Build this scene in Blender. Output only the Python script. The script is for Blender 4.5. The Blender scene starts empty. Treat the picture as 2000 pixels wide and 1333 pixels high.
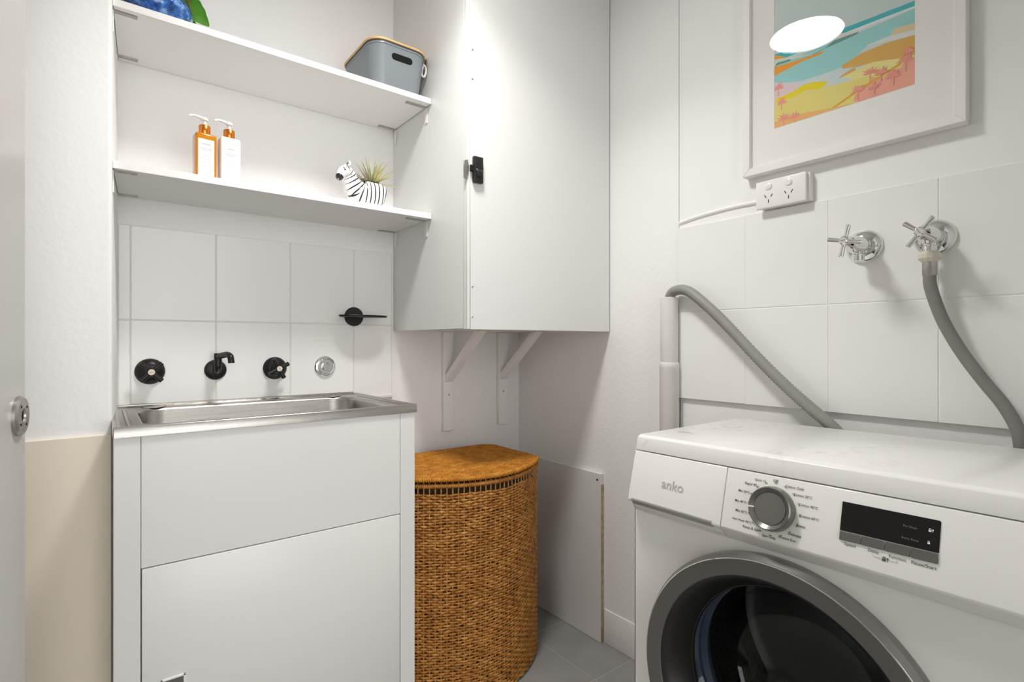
import bpy, bmesh, math, random
from mathutils import Vector, Matrix
random.seed(7)
S = bpy.context.scene
COL = S.collection
pi = math.pi

# ------------------------------------------------------------------ camera
cam_d = bpy.data.cameras.new('camera'); cam = bpy.data.objects.new('camera', cam_d); COL.objects.link(cam)
cam_d.sensor_width = 36.0; cam_d.lens = 1040 * 36 / 2000; cam_d.shift_y = 0.0015
cam_d.clip_start = 0.01
cam.location = (0, 0, 1.033); cam.rotation_euler = (pi / 2, 0, -math.radians(37.75))
S.camera = cam
# ------------------------------------------------------------------ world (daylight reaching the open door side)
w = bpy.data.worlds.new('world'); S.world = w; w.use_nodes = True
w.node_tree.nodes['Background'].inputs[0].default_value = (1.0, 0.995, 0.985, 1)
w.node_tree.nodes['Background'].inputs[1].default_value = 3.5
LAMP_STRENGTH, LAMP_WATTS = 30.0, 6.8
S.view_settings.view_transform = 'Standard'; S.view_settings.look = 'None'
S.view_settings.exposure = 0.0; S.view_settings.gamma = 1.0; S.view_settings.use_curve_mapping = False

R, D, HC = 1.375, 1.731, 2.32          # right wall plane, back wall plane, ceiling height

# ------------------------------------------------------------------ materials
def lin(c):
    return tuple(((v / 255) / 12.92 if v / 255 <= .04045 else ((v / 255 + .055) / 1.055) ** 2.4) for v in c)
def mat(name, c, rough=.5, metal=0., coat=0., bump=0., bscale=200., bdetail=3., vary=0., vscale=8., stretch=None, spec=.5, trans=0., emit=None, estr=0., ior=1.45, bdist=.002):
    m = bpy.data.materials.new(name); m.use_nodes = True
    nt = m.node_tree; b = nt.nodes['Principled BSDF']
    rgb = lin(c)
    b.inputs['Base Color'].default_value = (*rgb, 1); b.inputs['Roughness'].default_value = rough
    b.inputs['Metallic'].default_value = metal; b.inputs['Coat Weight'].default_value = coat
    b.inputs['Coat Roughness'].default_value = .05
    b.inputs['Specular IOR Level'].default_value = spec; b.inputs['Transmission Weight'].default_value = trans
    b.inputs['IOR'].default_value = ior
    if emit: b.inputs['Emission Color'].default_value = (*lin(emit), 1); b.inputs['Emission Strength'].default_value = estr
    if bump or vary:
        tc = nt.nodes.new('ShaderNodeTexCoord'); mp = nt.nodes.new('ShaderNodeMapping')
        nt.links.new(tc.outputs['Object'], mp.inputs[0])
        if stretch: mp.inputs['Scale'].default_value = stretch
    if bump:
        n = nt.nodes.new('ShaderNodeTexNoise'); n.inputs['Scale'].default_value = bscale; n.inputs['Detail'].default_value = bdetail
        bp = nt.nodes.new('ShaderNodeBump'); bp.inputs['Strength'].default_value = bump; bp.inputs['Distance'].default_value = bdist
        nt.links.new(mp.outputs[0], n.inputs['Vector']); nt.links.new(n.outputs[0], bp.inputs['Height']); nt.links.new(bp.outputs[0], b.inputs['Normal'])
    if vary:
        n2 = nt.nodes.new('ShaderNodeTexNoise'); n2.inputs['Scale'].default_value = vscale; n2.inputs['Detail'].default_value = 4
        r = nt.nodes.new('ShaderNodeValToRGB')
        r.color_ramp.elements[0].position = .3; r.color_ramp.elements[1].position = .7
        r.color_ramp.elements[0].color = (*[v * (1 - vary) for v in rgb], 1); r.color_ramp.elements[1].color = (*[min(1, v * (1 + vary)) for v in rgb], 1)
        nt.links.new(mp.outputs[0], n2.inputs['Vector']); nt.links.new(n2.outputs[0], r.inputs[0]); nt.links.new(r.outputs[0], b.inputs['Base Color'])
    return m
M = dict(
    plaster=mat('painted_plaster', (246, 245, 244), .55, bump=.24, bscale=55, bdetail=6, bdist=.004),
    smooth=mat('smooth_paint', (246, 245, 244), .5, bump=.05, bscale=120),
    ceiling=mat('ceiling_paint', (240, 239, 236), .7),
    tilew=mat('white_glazed_tile', (243, 243, 241), .22, bump=.04, bscale=14, bdist=.003),
    grout=mat('painted_grout', (224, 222, 217), .7),
    gap=mat('gap_filler', (150, 146, 140), .9),
    floor_tile=mat('grey_floor_tile', (148, 147, 145), .42, bump=.12, bscale=90, vary=.1, vscale=7),
    floor_grout=mat('pale_floor_grout', (186, 184, 179), .8),
    cream=mat('cream_board', (244, 232, 214), .5, vary=.02, vscale=4),
    door=mat('grey_gloss_door_paint', (196, 194, 191), .25, bump=.06, bscale=30),
    board=mat('white_board', (229, 229, 227), .35),
    lamin=mat('white_laminate', (230, 229, 227), .28),
    chip=mat('raw_chipboard_edge', (182, 166, 142), .85, bump=.6, bscale=220, vary=.25, vscale=60),
    shelf=mat('white_shelf', (240, 239, 236), .4),
    shelf_edge=mat('white_shelf_edging', (243, 241, 238), .3),
    metal=mat('zinc_metal', (176, 174, 168), .35, metal=.9, vary=.15, vscale=40),
    steel=mat('brushed_steel', (178, 175, 170), .27, metal=1., bump=.12, bscale=60, stretch=(2, 30, 30), vary=.08, vscale=5),
    chrome=mat('chrome', (226, 226, 226), .05, metal=1.),
    black=mat('matte_black_metal', (16, 16, 16), .38),
    blackp=mat('black_plastic', (30, 30, 30), .4),
    ivory=mat('ivory_button', (222, 212, 196), .35),
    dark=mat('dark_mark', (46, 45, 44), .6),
    hole=mat('dark_hole', (10, 9, 9), .9),
    pvc=mat('painted_pvc', (230, 228, 224), .35, vary=.02, vscale=12),
    hose=mat('grey_hose', (132, 131, 127), .5, vary=.06, vscale=30),
    hose2=mat('grey_ribbed_hose', (150, 149, 145), .5),
    nut=mat('cream_plastic_nut', (216, 212, 196), .4),
    wwhite=mat('washer_white_enamel', (236, 235, 231), .22, coat=.3),
    wlip=mat('washer_white_plastic', (228, 227, 223), .32),
    wtext=mat('washer_print', (84, 84, 82), .6),
    wlogo=mat('washer_logo_print', (192, 190, 186), .5),
    wgrey=mat('washer_grey_plastic', (118, 116, 113), .28, metal=.55),
    wring=mat('washer_ring_plastic', (112, 110, 107), .28, metal=.5, coat=.3),
    wdark=mat('washer_smoked_plastic', (36, 35, 34), .35),
    wblk=mat('washer_display', (8, 8, 8), .12),
    wscreen=mat('washer_display_print', (120, 120, 118), .6),
    drum=mat('drum_steel', (128, 127, 124), .34, metal=1.),
    gasket=mat('grey_rubber', (74, 86, 106), .45),
    wgrip=mat('grip_grey_plastic', (168, 166, 162), .35, metal=.2),
    knobface=mat('knob_face', (122, 119, 115), .42, metal=.5),
    frame=mat('white_picture_frame', (241, 239, 235), .35),
    matb=mat('mat_board', (243, 242, 238), .8),
    outlet=mat('outlet_plastic', (242, 241, 237), .25),
    bamboo=mat('bamboo', (224, 184, 128), .45, vary=.12, vscale=30, stretch=(1, 1, 6)),
    bin=mat('grey_blue_plastic', (134, 141, 145), .32),
    binlip=mat('dark_lid_seal', (70, 70, 76), .5),
    loop=mat('white_cord', (230, 228, 224), .6),
    leather=mat('brown_tab', (128, 108, 90), .6),
    copper=mat('copper_cap', (236, 142, 62), .22, metal=.9),
    pump=mat('white_pump', (240, 240, 238), .3),
    label=mat('paper_label', (243, 242, 238), .6),
    labeltx=mat('label_print', (196, 194, 190), .7),
    lotion=mat('white_bottle', (242, 240, 235), .3),
    zebra=mat('white_ceramic', (244, 243, 240), .18, coat=.4),
    stripe=mat('black_glaze', (38, 38, 38), .25),
    soil=mat('dark_soil', (58, 48, 40), .9, bump=.8, bscale=120),
    leafg=mat('air_plant_green', (172, 178, 132), .6, vary=.15, vscale=40),
    leafy=mat('air_plant_straw', (226, 208, 146), .6, vary=.12, vscale=40),
    leafp=mat('air_plant_mauve', (164, 146, 128), .6, vary=.12, vscale=40),
    leaf=mat('bright_green_leaf', (110, 176, 60), .45, vary=.2, vscale=50),
    stem=mat('brown_stem', (128, 92, 52), .7),
    bag=mat('hamper_liner', (60, 34, 12), .9),
)
# amber liquid in a clear bottle
M['amber'] = mat('amber_liquid_bottle', (236, 150, 24), .12, trans=.35, ior=1.35, coat=.6)
# seagrass
def seagrass(name, a, b, c):
    m = bpy.data.materials.new(name); m.use_nodes = True; nt = m.node_tree; bs = nt.nodes['Principled BSDF']
    bs.inputs['Roughness'].default_value = .6; bs.inputs['Specular IOR Level'].default_value = .35
    tc = nt.nodes.new('ShaderNodeTexCoord'); n = nt.nodes.new('ShaderNodeTexNoise'); n.inputs['Scale'].default_value = 34; n.inputs['Detail'].default_value = 8
    n.inputs['Roughness'].default_value = .75
    r = nt.nodes.new('ShaderNodeValToRGB'); e = r.color_ramp.elements
    e[0].position = .32; e[0].color = (*lin(a), 1); e[1].position = .68; e[1].color = (*lin(c), 1)
    k = e.new(.5); k.color = (*lin(b), 1)
    nt.links.new(tc.outputs['Object'], n.inputs['Vector']); nt.links.new(n.outputs[0], r.inputs[0]); nt.links.new(r.outputs[0], bs.inputs['Base Color'])
    n2 = nt.nodes.new('ShaderNodeTexNoise'); n2.inputs['Scale'].default_value = 420; n2.inputs['Detail'].default_value = 4
    bp = nt.nodes.new('ShaderNodeBump'); bp.inputs['Strength'].default_value = .7; bp.inputs['Distance'].default_value = .001
    nt.links.new(tc.outputs['Object'], n2.inputs['Vector']); nt.links.new(n2.outputs[0], bp.inputs['Height']); nt.links.new(bp.outputs[0], bs.inputs['Normal'])
    return m
M['grass'] = seagrass('seagrass_weave', (128, 78, 26), (176, 116, 48), (212, 154, 80))
M['grass_lid'] = seagrass('seagrass_lid', (158, 92, 18), (196, 128, 36), (222, 164, 74))
M['stake'] = seagrass('seagrass_stake', (150, 110, 60), (186, 146, 92), (214, 178, 128))
# picture glass: clear pane with a Fresnel reflection
g = bpy.data.materials.new('picture_glass'); g.use_nodes = True; nt = g.node_tree; nt.nodes.clear()
o_ = nt.nodes.new('ShaderNodeOutputMaterial'); mx = nt.nodes.new('ShaderNodeMixShader'); tr = nt.nodes.new('ShaderNodeBsdfTransparent'); gl = nt.nodes.new('ShaderNodeBsdfGlossy'); fr = nt.nodes.new('ShaderNodeFresnel')
gl.inputs['Roughness'].default_value = 0; fr.inputs[0].default_value = 1.5
ge = nt.nodes.new('ShaderNodeNewGeometry'); iv = nt.nodes.new('ShaderNodeMath'); iv.operation = 'SUBTRACT'; iv.inputs[0].default_value = 1; ml = nt.nodes.new('ShaderNodeMath'); ml.operation = 'MULTIPLY'; nt.links.new(ge.outputs['Backfacing'], iv.inputs[1]); nt.links.new(iv.outputs[0], ml.inputs[0]); nt.links.new(fr.outputs[0], ml.inputs[1]); nt.links.new(ml.outputs[0], mx.inputs[0]); nt.links.new(tr.outputs[0], mx.inputs[1]); nt.links.new(gl.outputs[0], mx.inputs[2]); nt.links.new(mx.outputs[0], o_.inputs[0]); M['glass'] = g
# washer door glass: tinted clear bowl
g = bpy.data.materials.new('door_glass'); g.use_nodes = True; nt = g.node_tree; nt.nodes.clear()
o_ = nt.nodes.new('ShaderNodeOutputMaterial'); mx = nt.nodes.new('ShaderNodeMixShader'); tr = nt.nodes.new('ShaderNodeBsdfTransparent'); gl = nt.nodes.new('ShaderNodeBsdfGlossy'); fr = nt.nodes.new('ShaderNodeFresnel')
gl.inputs['Roughness'].default_value = .02; fr.inputs[0].default_value = 1.45; tr.inputs[0].default_value = (.72, .74, .76, 1)
ge = nt.nodes.new('ShaderNodeNewGeometry'); iv = nt.nodes.new('ShaderNodeMath'); iv.operation = 'SUBTRACT'; iv.inputs[0].default_value = 1; ml = nt.nodes.new('ShaderNodeMath'); ml.operation = 'MULTIPLY'; nt.links.new(ge.outputs['Backfacing'], iv.inputs[1]); nt.links.new(iv.outputs[0], ml.inputs[0]); nt.links.new(fr.outputs[0], ml.inputs[1]); nt.links.new(ml.outputs[0], mx.inputs[0]); nt.links.new(tr.outputs[0], mx.inputs[1]); nt.links.new(gl.outputs[0], mx.inputs[2]); nt.links.new(mx.outputs[0], o_.inputs[0]); M['doorglass'] = g
# worn washer lid: grey scuffs with a shape of their own
m = mat('washer_lid_enamel', (238, 237, 233), .25, coat=.2); nt = m.node_tree; bs = nt.nodes['Principled BSDF']
tc = nt.nodes.new('ShaderNodeTexCoord'); n = nt.nodes.new('ShaderNodeTexNoise'); n.inputs['Scale'].default_value = 26; n.inputs['Detail'].default_value = 7; n.inputs['Distortion'].default_value = 1.2
big = nt.nodes.new('ShaderNodeTexNoise'); big.inputs['Scale'].default_value = 5.5; big.inputs['Detail'].default_value = 1
ra = nt.nodes.new('ShaderNodeMapRange'); ra.inputs[1].default_value = .56; ra.inputs[2].default_value = .7
rb = nt.nodes.new('ShaderNodeMapRange'); rb.inputs[1].default_value = .52; rb.inputs[2].default_value = .62
mu = nt.nodes.new('ShaderNodeMath'); mu.operation = 'MULTIPLY'; mu2 = nt.nodes.new('ShaderNodeMath'); mu2.operation = 'MULTIPLY'; mu2.inputs[1].default_value = .28
mc = nt.nodes.new('ShaderNodeMix'); mc.data_type = 'RGBA'; mc.inputs[6].default_value = (*lin((238, 237, 233)), 1); mc.inputs[7].default_value = (*lin((176, 172, 166)), 1)
for nn in (n, big): nt.links.new(tc.outputs['Object'], nn.inputs['Vector'])
nt.links.new(n.outputs[0], ra.inputs[0]); nt.links.new(big.outputs[0], rb.inputs[0]); nt.links.new(ra.outputs[0], mu.inputs[0]); nt.links.new(rb.outputs[0], mu.inputs[1])
nt.links.new(mu.outputs[0], mu2.inputs[0]); nt.links.new(mu2.outputs[0], mc.inputs[0]); nt.links.new(mc.outputs[2], bs.inputs['Base Color']); M['wlid'] = m
# blue scale glaze
m = mat('blue_scale_glaze', (40, 92, 170), .15, coat=.6); nt = m.node_tree; bs = nt.nodes['Principled BSDF']
tc = nt.nodes.new('ShaderNodeTexCoord'); v = nt.nodes.new('ShaderNodeTexNoise'); v.inputs['Scale'].default_value = 60; v.inputs['Detail'].default_value = 3
r = nt.nodes.new('ShaderNodeValToRGB'); e = r.color_ramp.elements; e[0].position = .35; e[0].color = (*lin((24, 56, 110)), 1); e[1].position = .72; e[1].color = (*lin((150, 188, 226)), 1)
k = e.new(.52); k.color = (*lin((44, 104, 186)), 1)
nt.links.new(tc.outputs['Object'], v.inputs['Vector']); nt.links.new(v.outputs[0], r.inputs[0]); nt.links.new(r.outputs[0], bs.inputs['Base Color']); M['bluepot'] = m

# ------------------------------------------------------------------ mesh helpers (world coordinates)
def box(bm, a, b, bev=0, seg=1):
    x0, y0, z0 = a; x1, y1, z1 = b
    if x0 > x1: x0, x1 = x1, x0
    if y0 > y1: y0, y1 = y1, y0
    if z0 > z1: z0, z1 = z1, z0
    vs = [bm.verts.new(p) for p in ((x0, y0, z0), (x1, y0, z0), (x1, y1, z0), (x0, y1, z0), (x0, y0, z1), (x1, y0, z1), (x1, y1, z1), (x0, y1, z1))]
    fs = [bm.faces.new([vs[i] for i in q]) for q in ((3, 2, 1, 0), (4, 5, 6, 7), (0, 1, 5, 4), (1, 2, 6, 5), (2, 3, 7, 6), (3, 0, 4, 7))]
    if bev:
        es = list({e for f in fs for e in f.edges})
        bmesh.ops.bevel(bm, geom=es, offset=bev, segments=seg, profile=.5, affect='EDGES')
    return bm
def prism(bm, poly, ext, bev=0, seg=1):
    """poly: list of 3-D points, ext: extrusion vector"""
    ext = Vector(ext); a = [bm.verts.new(p) for p in poly]; b = [bm.verts.new(Vector(p) + ext) for p in poly]
    n = len(a); fs = [bm.faces.new(a), bm.faces.new(b[::-1])]
    for i in range(n): fs.append(bm.faces.new((a[i], b[i], b[(i + 1) % n], a[(i + 1) % n])))
    bmesh.ops.recalc_face_normals(bm, faces=fs)
    if bev: bmesh.ops.bevel(bm, geom=list({e for f in fs for e in f.edges}), offset=bev, segments=seg, profile=.5, affect='EDGES')
    return bm
def basis(axis):
    a = Vector(axis).normalized(); t = Vector((0, 0, 1)) if abs(a.z) < .9 else Vector((1, 0, 0))
    u = t.cross(a).normalized(); v = a.cross(u); return a, u, v
def lathe(bm, prof, origin, axis, seg=40, close=True):
    """prof: (radius, distance along the axis)"""
    a, u, v = basis(axis); o = Vector(origin); rings = []
    for r, h in prof:
        if r < 1e-6: rings.append([bm.verts.new(o + a * h)])
        else: rings.append([bm.verts.new(o + a * h + (u * math.cos(2 * pi * i / seg) + v * math.sin(2 * pi * i / seg)) * r) for i in range(seg)])
    for p, q in zip(rings, rings[1:]):
        for i in range(seg):
            j = (i + 1) % seg
            if len(p) == 1 and len(q) == 1: continue
            if len(p) == 1: bm.faces.new((p[0], q[j], q[i]))
            elif len(q) == 1: bm.faces.new((p[i], p[j], q[0]))
            else: bm.faces.new((p[i], p[j], q[j], q[i]))
    if close:
        if len(rings[0]) > 1: bm.faces.new(rings[0][::-1])
        if len(rings[-1]) > 1: bm.faces.new(rings[-1])
    bmesh.ops.recalc_face_normals(bm, faces=bm.faces[:])
    return bm
def catmull(P, n=8):
    P = [Vector(p) for p in P]; out = []
    Q = [P[0] * 2 - P[1]] + P + [P[-1] * 2 - P[-2]]
    for i in range(1, len(Q) - 2):
        for k in range(n):
            t = k / n; a, b, c, d = Q[i - 1:i + 3]
            out.append(.5 * ((2 * b) + (c - a) * t + (2 * a - 5 * b + 4 * c - d) * t * t + (3 * b - a - 3 * c + d) * t ** 3))
    out.append(P[-1]); return out
def resample(P, step):
    Q = catmull(P, 40); out = [Q[0]]; acc = 0
    for a, b in zip(Q, Q[1:]):
        acc += (b - a).length
        if acc >= step: out.append(b); acc = 0
    return out
def tube(bm, pts, rad, seg=10, cap=True):
    pts = [Vector(p) for p in pts]; n = len(pts); rf = rad if callable(rad) else (lambda i: rad)
    t0 = (pts[1] - pts[0]).normalized(); _, u, v = basis(t0); rings = []
    for i, p in enumerate(pts):
        t = (pts[min(i + 1, n - 1)] - pts[max(i - 1, 0)]).normalized()
        u = (u - t * u.dot(t)).normalized(); v = t.cross(u); r = rf(i)
        rings.append([bm.verts.new(p + (u * math.cos(2 * pi * k / seg) + v * math.sin(2 * pi * k / seg)) * r) for k in range(seg)])
    for p, q in zip(rings, rings[1:]):
        for k in range(seg):
            j = (k + 1) % seg; bm.faces.new((p[k], p[j], q[j], q[k]))
    if cap: bm.faces.new(rings[0][::-1]); bm.faces.new(rings[-1])
    return bm
B = bmesh.new
def bxm(a, b, bev=0, seg=1): return box(B(), a, b, bev, seg)

ORG = {}
def finish(ob, name_):
    return ob
def smooth_by_angle(me, ang=35):
    try: me.set_sharp_from_angle(angle=math.radians(ang))
    except Exception: pass
def obj(name, bm, m, parent=None, label=None, cat=None, kind=None, group=None, smooth=True, ang=35, org=None):
    """one mesh object from world-space geometry"""
    me = bpy.data.meshes.new(name)
    if parent is not None: o0 = ORG[parent.name]
    elif org is not None: o0 = Vector(org)
    else:
        vs = [v.co for v in bm.verts]
        lo = [min(v[i] for v in vs) for i in range(3)]; hi = [max(v[i] for v in vs) for i in range(3)]
        o0 = Vector(((lo[0] + hi[0]) / 2, (lo[1] + hi[1]) / 2, lo[2]))
    bmesh.ops.translate(bm, verts=bm.verts[:], vec=-o0)
    bm.to_mesh(me); bm.free()
    for mm in (m if isinstance(m, (list, tuple)) else [m]): me.materials.append(mm)
    if smooth:
        me.polygons.foreach_set('use_smooth', [True] * len(me.polygons)); smooth_by_angle(me, ang)
    ob = bpy.data.objects.new(name, me); COL.objects.link(ob)
    if parent is not None: ob.parent = parent
    else: ob.location = o0
    ORG[ob.name] = o0
    if label: ob['label'] = label
    if cat: ob['category'] = cat
    if kind: ob['kind'] = kind
    if group: ob['group'] = group
    return ob
def thing(name, loc, label, cat, group=None, kind=None):
    e = bpy.data.objects.new(name, None); COL.objects.link(e); e.location = loc; e.empty_display_size = .05
    ORG[e.name] = Vector(loc); e['label'] = label; e['category'] = cat
    if group: e['group'] = group
    if kind: e['kind'] = kind
    return e
def struct(name, bm, m, **k): return obj(name, bm, m, kind='structure', **k)
_cache = {}
def piece(name, size, centre, m, parent, bev=.0015):
    """alike boxes share one mesh"""
    key = (name, tuple(round(v, 4) for v in size), m.name)
    if key not in _cache:
        h = [v / 2 for v in size]; bm = bxm([-v for v in h], h, bev); me = bpy.data.meshes.new(name); bm.to_mesh(me); bm.free(); me.materials.append(m); _cache[key] = me
    ob = bpy.data.objects.new(name, _cache[key]); COL.objects.link(ob); ob.parent = parent; ob.location = Vector(centre) - ORG[parent.name]
    ORG[ob.name] = ORG[parent.name]; return ob
def text_mesh(name, s, mtx, width, m, parent, bold=False, height=None, kind=None):
    """flat lettering, centred on the matrix origin, scaled to the given width"""
    cu = bpy.data.curves.new(name, 'FONT'); cu.body = s; cu.size = 1; cu.align_x = 'CENTER'; cu.align_y = 'CENTER'; cu.extrude = .004; cu.resolution_u = 3
    if bold: cu.offset = .007
    t = bpy.data.objects.new('tmp', cu); COL.objects.link(t); bpy.context.view_layer.update()
    me = bpy.data.meshes.new_from_object(t.evaluated_get(bpy.context.evaluated_depsgraph_get()))
    bpy.data.objects.remove(t); me.name = name
    xs = [v.co.x for v in me.vertices]; ys = [v.co.y for v in me.vertices]
    w_ = max(xs) - min(xs); cx = (max(xs) + min(xs)) / 2; cy = (max(ys) + min(ys)) / 2; k = width / w_; ky = k if not height else height / (max(ys) - min(ys))
    me.transform(Matrix.Diagonal((k, ky, k, 1)) @ Matrix.Translation((-cx, -cy, 0))); me.transform(mtx)
    me.transform(Matrix.Translation(-ORG[parent.name])); me.materials.clear(); me.materials.append(m)
    ob = bpy.data.objects.new(name, me); COL.objects.link(ob); ob.parent = parent; ORG[ob.name] = ORG[parent.name]
    return ob

# ================================================================== THE ROOM
struct('floor_hall', bxm((-1.3, -2.6, -.04), (2.2, -.36, -.001)), mat('dark_hall_carpet', (66, 60, 54), .95, bump=.5, bscale=300))
fl = struct('floor', bxm((-1.3, -.36, -.03), (R + .1, D + .1, -.0015)), M['floor_grout'])
TX = [1.2015 - .31 * k for k in range(0, 8)]; TY = [1.446 - .311 * k for k in range(0, 8)]
xe = [R + .0] + TX; ye = [D] + TY
for i in range(len(xe) - 1):
    for j in range(len(ye) - 1):
        if ye[j + 1] < -.37: continue
        x1, x0, y1, y0 = xe[i] - .0015, xe[i + 1] + .0015, ye[j] - .0015, ye[j + 1] + .0015
        piece('tile', (x1 - x0, y1 - y0, .008), ((x0 + x1) / 2, (y0 + y1) / 2, -.004), M['floor_tile'], fl, .0008)
struct('ceiling', bxm((-1.3, -.35, HC), (R + .1, D + .1, HC + .05)), M['ceiling'])

# back wall with the tiled splashback above the tub
wb = struct('wall_back', bxm((-.1, D, 0), (R + .02, D + .1, HC)), M['plaster'])
obj('grout', bxm((.0365, D - .0066, .83), (.8055, D, 1.3415)), M['grout'], wb)
cx_ = [.0372, .0642, .2632, .4664, .6684, .8055]; rz = [(.8435, 1.0918), (1.0942, 1.3422)]
for a, b in zip(cx_, cx_[1:]):
    for z0, z1 in rz:
        piece('tile', (b - a - .0024, .008, z1 - z0), ((a + b) / 2, D - .004, (z0 + z1) / 2), M['tilew'], wb)
obj('sealant_strip', bxm((.69, D - .012, .8435), (.806, D, .8525), .001), M['lamin'], wb)

# right wall: plain skin up to the corner, proud sheet and tiles towards the washer
wr = struct('wall_right', bxm((R + .012, -.35, 0), (R + .1, D + .02, HC)), M['gap'])
obj('plaster_skin', bxm((R, .9572, 0), (R + .014, D, HC), .001), M['plaster'], wr)
obj('plaster_skin', bxm((R, -.35, 0), (R + .014, .9528, .90), .001), M['plaster'], wr)
obj('wall_sheet', bxm((R - .005, -.35, 1.36), (R + .014, .9525, HC), .001), M['smooth'], wr)
obj('grout', bxm((R - .0092, -.35, .8685), (R + .012, .9520, 1.372)), M['tilew'], wr)
cy_ = [.9525, .7437, .5385, .3283, .118, -.0925, -.303]; rz2 = [(.868, 1.1222), (1.1242, 1.373)]
for a, b in zip(cy_, cy_[1:]):
    for z0, z1 in rz2:
        piece('tile', (.0105, a - b - .002, z1 - z0), (R - .00525, (a + b) / 2, (z0 + z1) / 2), M['tilew'], wr, .0012)
struct('baseboard_right', bxm((R - .004, -.35, 0), (R + .002, 1.2535, .1175), .003, 2), M['plaster'])

# short wall in front of the tub recess, with the recess return
bm = B(); prism(bm, [(-.75, 1.44, 0), (.0212, 1.44, 0), (.0372, D, 0), (.0372, D + .05, 0), (-.75, D + .05, 0)], (0, 0, HC), 0)
bmesh.ops.bevel(bm, geom=[e for e in bm.edges if all(abs(v.co.x - .0212) < 1e-4 for v in e.verts)], offset=.008, segments=4, profile=.5, affect='EDGES')
wl = struct('wall_left', bm, M['plaster'])
struct('wall_side', bxm((-.75, -.35, 0), (-.65, 1.46, HC)), M['smooth'])
obj('cream_panel', bxm((-.65, 1.4325, 0), (.0195, 1.44, .8353), .001), M['cream'], wl, label='cream lining board')
# front wall behind the camera, beside the doorway the picture is taken from
bm = B(); box(bm, (.80, -.36, 0), (R + .02, -.26, HC)); box(bm, (-.28, -.36, 2.1), (.80, -.26, HC)); box(bm, (-.75, -.36, 0), (-.28, -.26, HC)); struct('wall_front', bm, M['smooth'])
hallm = mat('added_hall_grey', (150, 147, 142), .7)  # unseen hall walls and ceiling, added in dull grey to steer the fill light
bm = B(); box(bm, (-.85, -2.1, 0), (-.75, -.36, HC)); struct('wall_added_hall_left', bm, hallm)
bm = B(); box(bm, (1.05, -2.1, 0), (1.15, -.36, HC)); struct('wall_added_hall_right', bm, hallm)
struct('ceiling_added_hall', bxm((-.85, -2.1, HC), (1.15, -.36, HC + .05)), M['ceiling'])

# open door at the left edge
dr = thing('door_1', (-.09, 1.09, 0), 'grey painted door standing open at the left edge', 'door', kind='structure')
az = math.radians(9); dv_ = Vector((math.sin(az), math.cos(az), 0)); dn = Vector((math.cos(az), -math.sin(az), 0))
edge = Vector((-.0893, 1.0905, 0))
p = [edge + Vector((0, 0, .008)), edge - dv_ * .82 + Vector((0, 0, .008)), edge - dv_ * .82 - dn * .035 + Vector((0, 0, .008)), edge - dn * .035 + Vector((0, 0, .008))]
obj('door_leaf', prism(B(), p, (0, 0, 2.04), .0015), M['door'], dr)
rc = edge - dv_ * .0345 + Vector((0, 0, 1.033 - .1385 * .775))
ro = obj('rosette', lathe(B(), [(0, 0), (.029, 0), (.029, .004), (.026, .007), (.0105, .007), (.0095, .003), (0, .003)], rc, dn, 40), M['metal'], dr)
obj('spindle_hole', lathe(B(), [(0, .0032), (.0092, .0032), (.0092, .0045), (0, .0045)], rc, dn, 20), M['hole'], ro)
for a in (40, 130, 220, 310):
    q = rc + dv_ * (.018 * math.cos(math.radians(a))) + Vector((0, 0, .018 * math.sin(math.radians(a))))
    obj('screw_hole', lathe(B(), [(0, .0066), (.0019, .0066), (.0019, .0075), (0, .0075)], q, dn, 10), M['hole'], ro)

# ceiling light (seen as a reflection in the picture glass)
LX, LY, LZ = .53, .935, 2.22
la = thing('ceiling_light', (LX, LY, LZ), 'round white ceiling light mirrored in the picture glass', 'ceiling light')
obj('housing', lathe(B(), [(.127, .004), (.131, .012), (.131, HC - LZ), (.12, HC - LZ)], (LX, LY, LZ), (0, 0, 1), 64, close=False), mat('lamp_housing', (236, 236, 234), .4), la)
obj('diffuser', lathe(B(), [(0, -.004), (.07, -.002), (.112, .002), (.127, .009), (0, .012)], (LX, LY, LZ), (0, 0, 1), 64), mat('lamp_diffuser', (250, 250, 250), .5, emit=(255, 253, 250), estr=LAMP_STRENGTH), la)
al = bpy.data.lights.new('ceiling_light_bulb', 'AREA'); al.shape = 'DISK'; al.size = .23; al.energy = LAMP_WATTS; al.spread = math.radians(126); al.color = (1, .985, .96)
ao = bpy.data.objects.new('bulb', al); COL.objects.link(ao); ao.parent = la; ao.location = (0, 0, -.006)

# ================================================================== CORNER CABINET
CF0, CF1 = 1.2567, 1.2290       # front plane at the left and right end
XC, ZB = .8134, 1.073
cb = thing('wall_cabinet', (1.1, 1.45, ZB), 'tall white cupboard hung in the corner above the hamper', 'cabinet')
obj('side_panel', prism(B(), [(XC, CF0 + .017, ZB), (XC + .016, CF0 + .016, ZB), (XC + .016, D, ZB), (XC, D, ZB)], (0, 0, HC - ZB), .0008), M['board'], cb)
obj('bottom_panel', prism(B(), [(XC + .016, CF0 + .018, ZB + .0005), (R, CF1 + .018, ZB + .0005), (R, D, ZB + .0005), (XC + .016, D, ZB + .0005)], (0, 0, .016)), M['board'], cb)
def front(x, off=0): return CF0 + (CF1 - CF0) * (x - XC) / (R - XC) + off
obj('edge_strip', prism(B(), [(XC - .0005, front(XC), ZB - .002), (XC + .010, front(XC + .01), ZB - .002), (XC + .010, front(XC + .01) + .0165, ZB - .002), (XC - .0005, front(XC) + .0165, ZB - .002)], (0, 0, HC - ZB), .001), M['board'], cb)
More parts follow.
